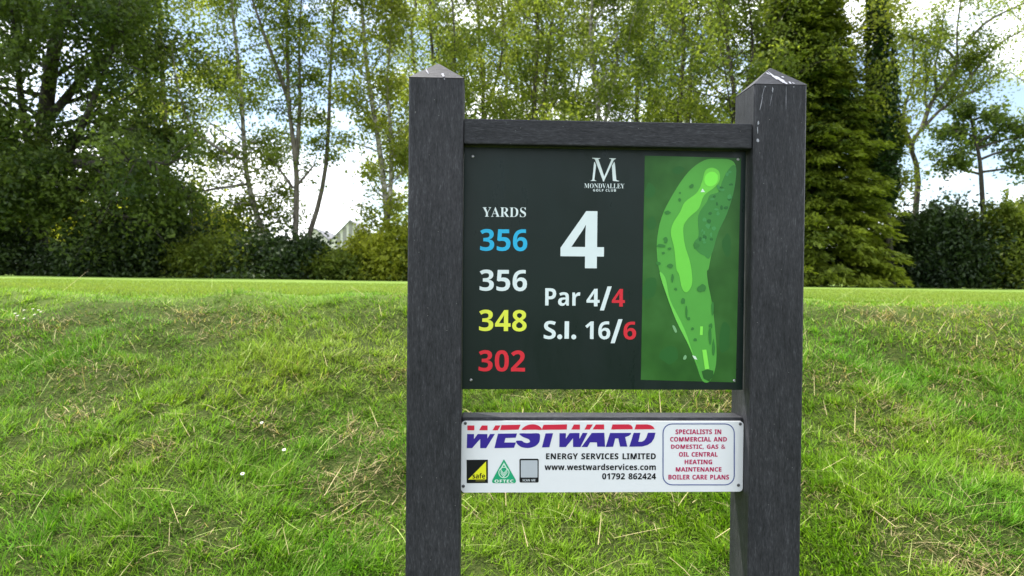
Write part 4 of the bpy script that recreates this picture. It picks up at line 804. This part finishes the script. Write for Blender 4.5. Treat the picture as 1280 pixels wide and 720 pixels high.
# ------------------------------------------------------------------ far houses
wallm = plain('pale_render', (.62, .60, .58), .8, .2, 0, .08, 2); roofm = plain('grey_slate', (.20, .20, .215), .7, .3, 0, .2, 4); battm = plain('grey_boarding', (.25, .24, .24), .7)
def house(label, px, apex, eave, hw_px, y, depth, battens):
    a = P(px, apex, y); z1 = P(px, eave, y)[2]; hw = hw_px * y / F; gz = float(height(a[0], a[1]))
    root = empty('house', (a[0], y, gz)); tag(root, label, 'house')
    bm = bmesh.new()
    pr = [(-hw, gz - 1), (hw, gz - 1), (hw, z1), (0, a[2] - .15), (-hw, z1)]
    f = [bm.verts.new((a[0] + x, y, z)) for x, z in pr]; k_ = [bm.verts.new((a[0] + x, y + depth, z)) for x, z in pr]
    bm.faces.new(f); bm.faces.new(k_[::-1])
    for k in range(5): bm.faces.new((f[(k + 1) % 5], f[k], k_[k], k_[(k + 1) % 5]))
    bmesh.ops.recalc_face_normals(bm, faces=bm.faces); wall = mesh_bm('wall', bm, wallm, root)
    bm = bmesh.new(); sl = (a[2] - z1) / hw; ov = .45
    for s in (-1, 1):
        q = [(0, a[2]), (s * (hw + ov), z1 - sl * ov), (s * (hw + ov), z1 - sl * ov - .22), (0, a[2] - .22)]
        f = [bm.verts.new((a[0] + x, y - .4, z)) for x, z in q]; k_ = [bm.verts.new((a[0] + x, y + depth + .4, z)) for x, z in q]
        bm.faces.new(f); bm.faces.new(k_[::-1])
        for k in range(4): bm.faces.new((f[(k + 1) % 4], f[k], k_[k], k_[(k + 1) % 4]))
    bmesh.ops.recalc_face_normals(bm, faces=bm.faces); mesh_bm('roof', bm, roofm, root)
    for x in battens:
        zt = a[2] - .3 - sl * abs(x * hw); bm = bbox(bmesh.new(), a[0] + x * hw - .3, a[0] + x * hw + .3, y - .09, y - .003, z1 - 3.5, zt); mesh_bm('cladding_board', bm, battm, wall)
house('distant house gable with vertical grey boards, beyond the hedge', 438, 274.5, 299, 23, 120, 14, (-.62, -.3, 0.02, .34, .66))
house('distant house with a plain pale gable, left of the boarded gable', 394, 285, 303, 22, 125, 14, ())

# ------------------------------------------------------------------ grass
def blades(name, label, pos, L, wd, head, lean, curl, col, mat):
    """3-section tapered blades; head = compass direction, lean = starting tilt from vertical, curl = further bending (radians)"""
    n = len(pos); h = np.stack([np.cos(head), np.sin(head)], 1); side = np.stack([-h[:, 1], h[:, 0], np.zeros(n)], 1)
    pts = [pos]; a = lean.copy(); p = pos
    for s in (.38, .34, .28):
        a = a + curl * s; st = np.stack([h[:, 0] * np.sin(a), h[:, 1] * np.sin(a), np.cos(a)], 1) * (L * s)[:, None]; p = p + st; pts.append(p)
    w = wd[:, None] * side
    V = np.stack([pts[0] - w * .4, pts[0] + w * .4, pts[1] - w * .5, pts[1] + w * .5, pts[2] - w * .36, pts[2] + w * .36, pts[3]], 1).reshape(-1, 3)
    b_ = np.arange(n)[:, None] * 7
    q = np.concatenate([b_ + np.array([[0, 1, 3, 2]]), b_ + np.array([[2, 3, 5, 4]])]); tr = b_ + np.array([[4, 5, 6]])
    C = np.repeat(np.concatenate([col, np.ones((n, 1))], 1), 7, 0)
    o = mesh_np(name, V, [q, tr], mat, None, False, {'col': ('FLOAT_COLOR', C)})
    return tag(o, label, 'grass', None, 'stuff')
g = np.random.default_rng(8)
PATCH = [(ground_at(a, b_), r) for a, b_, r in ((452, 545, .20), (452, 606, .26), (770, 622, .22), (1150, 690, .2), (1205, 700, .22), (300, 405, .35), (250, 398, .3), (120, 470, .28), (60, 405, .3), (1235, 440, .35), (1100, 400, .3), (1200, 392, .4), (240, 680, .16), (420, 668, .18), (1040, 470, .22), (560, 600, .2), (100, 515, .2), (330, 540, .16), (1120, 515, .22), (1250, 590, .2), (200, 560, .15), (1075, 560, .18), (500, 470, .2), (700, 508, .25), (900, 506, .2), (1020, 620, .15))]
def field(n, y0, y1, power=1.0):
    out_ = []
    yy = y0 + (y1 - y0) * g.random(n) ** power
    xx = (g.random(n) * 2 - 1) * (.76 * yy + .45) + .043 * yy
    return xx, yy
def dryness(x, y):
    d = np.zeros(len(x))
    wx = x + .16 * (fbm(x * 4, y * 4, 51) - .5); wy = y + .16 * (fbm(x * 4, y * 4, 52) - .5)
    for (c, r) in PATCH: d = np.maximum(d, np.exp(-(((wx - c[0]) / r) ** 2 + ((wy - c[1]) / (r * .75)) ** 2) * 1.1))
    return np.clip(d * (.35 + .6 * fbm(x * 3, y * 3, 57)) + 1.1 * np.clip(fbm(x * 1.5, y * 1.5, 31, 4) - .56, 0, 1), 0, 1)
def gcol(x, y, dry, n):
    lush = fbm(x * .9 + 7, y * .9, 61, 3); yel = fbm(x * 1.7, y * 1.7, 71, 3)
    a = np.array([.088, .225, .009]); b_ = np.array([.175, .305, .016]); c = np.array([.25, .31, .04]); s = np.array([.40, .33, .17])
    t1 = np.clip((yel - .34) * 2.6 + g.normal(0, .22, n), 0, 1)[:, None]
    k = a * (1 - t1) + b_ * t1
    t2 = np.clip((.52 - lush) * 1.8 + g.normal(0, .25, n), 0, 1)[:, None] * .7; k = k * (1 - t2) + c * t2
    t3 = (g.random(n) < .025 + dry * .55)[:, None]; k = np.where(t3, s * g.uniform(.55, 1.15, (n, 1)), k)
    pale = (g.random(n) < .07)[:, None]; k = np.where(pale & ~t3, np.array([.33, .37, .13]), k)
    return k * g.uniform(.5, 1.5, (n, 1)), t3[:, 0]
BL = bladmat('grass_blade', .38)
def turf(n, y0, y1, power, Lr, wr, name, label):
    x, y = field(n, y0, y1, power); dry = dryness(x, y)
    keep = g.random(n) > dry * .3; x, y, dry = x[keep], y[keep], dry[keep]; n = len(x)
    # tussocks: pull the roots together a little
    x = x + .05 * (vnoise(x * 13, y * 13, 81) - .5) * 2; y = y + .05 * (vnoise(x * 13, y * 13, 82) - .5) * 2
    col, isdry = gcol(x, y, dry, n)
    tall = fbm(x * 1.6, y * 1.6, 91, 3)
    tus = vnoise(x * 5.5, y * 5.5, 93) * .6 + vnoise(x * 12, y * 12, 94) * .4
    L = g.uniform(*Lr, n) * (.25 + .75 * tall + .6 * tus) * (1 - .35 * dry) * np.clip(1.15 - (y - 4.2) / 2.4, .3, 1)
    flow = fbm(x * .8, y * .8, 95, 2) * 5.2 - .9; head = flow + g.normal(0, 1.05, n) + np.where(isdry, g.normal(0, 1.5, n), 0)
    lean = np.clip(g.normal(.68, .3, n) + .35 * (vnoise(x * 3, y * 3, 97) - .3) + isdry * .5, 0, 1.45); curl = np.clip(g.normal(.75, .4, n), 0, 1.7)
    z = height(x, y) - .012
    blades(name, label, np.stack([x, y, z], 1), L, g.uniform(*wr, n) * (.7 + .3 * (g.random(n) < .5)), head, lean, curl, col, BL)
turf(430000, 2.0, 4.3, .85, (.045, .105), (.0024, .0050), 'bank_grass', 'uneven green grass covering the bank behind the sign')
turf(230000, 4.1, 6.4, .95, (.045, .10), (.0034, .0066), 'crest_grass', 'finer green grass over the crest of the bank')
# dead thatch lying flat in the worn patches
n = 420000; x, y = field(n, 2.0, 5.9, .9); dry = dryness(x, y); keep = g.random(n) < np.clip(dry - .2, 0, 1) * (.05 + .6 * vnoise(x * 7, y * 9, 55)); x, y = x[keep], y[keep]; n = len(x)
ct = np.array([.36, .29, .16]) * g.uniform(.45, 1.35, (n, 1)) * np.where(g.random((n, 1)) < .35, np.array([[.9, 1.05, .75]]), 1.0)
blades('dead_thatch', 'pale brown dead grass lying flat in worn patches of the bank', np.stack([x, y, height(x, y) + g.uniform(-.004, .022, n)], 1), g.uniform(.03, .085, n), g.uniform(.0024, .0048, n) * (.6 + .1 * y), g.random(n) * 6.28, g.uniform(1.0, 1.6, n), g.normal(.1, .4, n), ct, BL)
# mown lawn: short upright blades where the lawn is near enough to show them
n = 120000; yy = 5.7 + 9 * g.random(n) ** 1.5; xx = (g.random(n) * 2 - 1) * (.76 * yy + .4) + .043 * yy
cl = np.array([.155, .235, .040]) * g.uniform(.75, 1.25, (n, 1)) + np.array([.05, .03, .01]) * fbm(xx * .6, yy * .6, 15)[:, None]
blades('lawn_grass', 'short mown pale green grass of the lawn', np.stack([xx, yy, height(xx, yy) - .004], 1), g.uniform(.018, .036, n), g.uniform(.004, .008, n), g.random(n) * 6.28, g.uniform(.1, .7, n), g.uniform(0, .6, n), cl, BL)
# loose cut stems lying on the bank
n = 3000; x, y = field(n, 2.1, 5.2, .9); dry = dryness(x, y); keep = g.random(n) < .25 + dry * 1.2; x, y = x[keep], y[keep]; n = len(x)
cs = np.array([.50, .46, .25]) * g.uniform(.6, 1.15, (n, 1)) * np.where(g.random((n, 1)) < .4, np.array([[.72, .95, .5]]), np.array([[1.0, .9, .85]]))
blades('cut_stems', 'loose pale dry stems lying over the grass of the bank', np.stack([x, y, height(x, y) + g.uniform(.03, .085, n)], 1), g.uniform(.06, .26, n), g.uniform(.0016, .0034, n), g.random(n) * 6.28, g.uniform(.9, 1.55, n), g.normal(.15, .35, n), cs, bladmat('dry_stem', .15))

# ------------------------------------------------------------------ small white flowers on the bank
petal = plain('white_petal', (.55, .55, .52), .7, .2); yolk = plain('yellow_floret', (.55, .38, .03), .7, .2); stalk = plain('green_stalk', (.06, .13, .02), .7, .2)
def daisy(px, py, label, group, s=1.0):
    s *= .8
    c = ground_at(px, py); z = float(height(c[0], c[1])); root = empty('daisy', (c[0], c[1], z)); tag(root, label, 'flower', group)
    h = np.array([c[0], c[1], z + .085]); tb = Tubes(); tb.add(spline([(c[0], c[1], z - .01), (c[0] + .008, c[1], z + .045), h], 5), .0012, 5); tb.build('stalk', stalk, root)
    bm = bmesh.new(); n = 14; r = .011 * s; tilt = Matrix.Rotation(.5, 3, 'X')
    for k in range(n):
        a = k / n * 6.283; d = Vector((math.cos(a), math.sin(a), .12)); e = Vector((-math.sin(a), math.cos(a), 0)) * r * .24
        bm.faces.new([bm.verts.new(Vector(h) + tilt @ v) for v in (d * r * .25, d * r * .7 + e, d * r, d * r * .7 - e)])
    mesh_bm('petals', bm, petal, root)
    bm = bmesh.new(); bmesh.ops.create_uvsphere(bm, u_segments=8, v_segments=5, radius=r * .36, matrix=Matrix.Translation(Vector(h) + Vector((0, 0, .001)))); mesh_bm('flower_centre', bm, yolk, root, True)
daisy(327, 552, 'single white daisy on the bank, topmost of the three scattered ones', 'scattered daisies')
daisy(355, 586, 'single white daisy on the bank, closest of the three to the near post', 'scattered daisies', 1.1)
daisy(303, 617, 'single white daisy on the bank, lowest of the three scattered ones', 'scattered daisies', 1.1)
for a, b_ in ((22, 412), (30, 405), (41, 403), (48, 405), (51, 407), (30, 416), (43, 411), (19, 409)):
    daisy(a, b_, 'tiny white daisy in the cluster near the top of the bank', 'cluster of daisies near the top of the bank', .8)
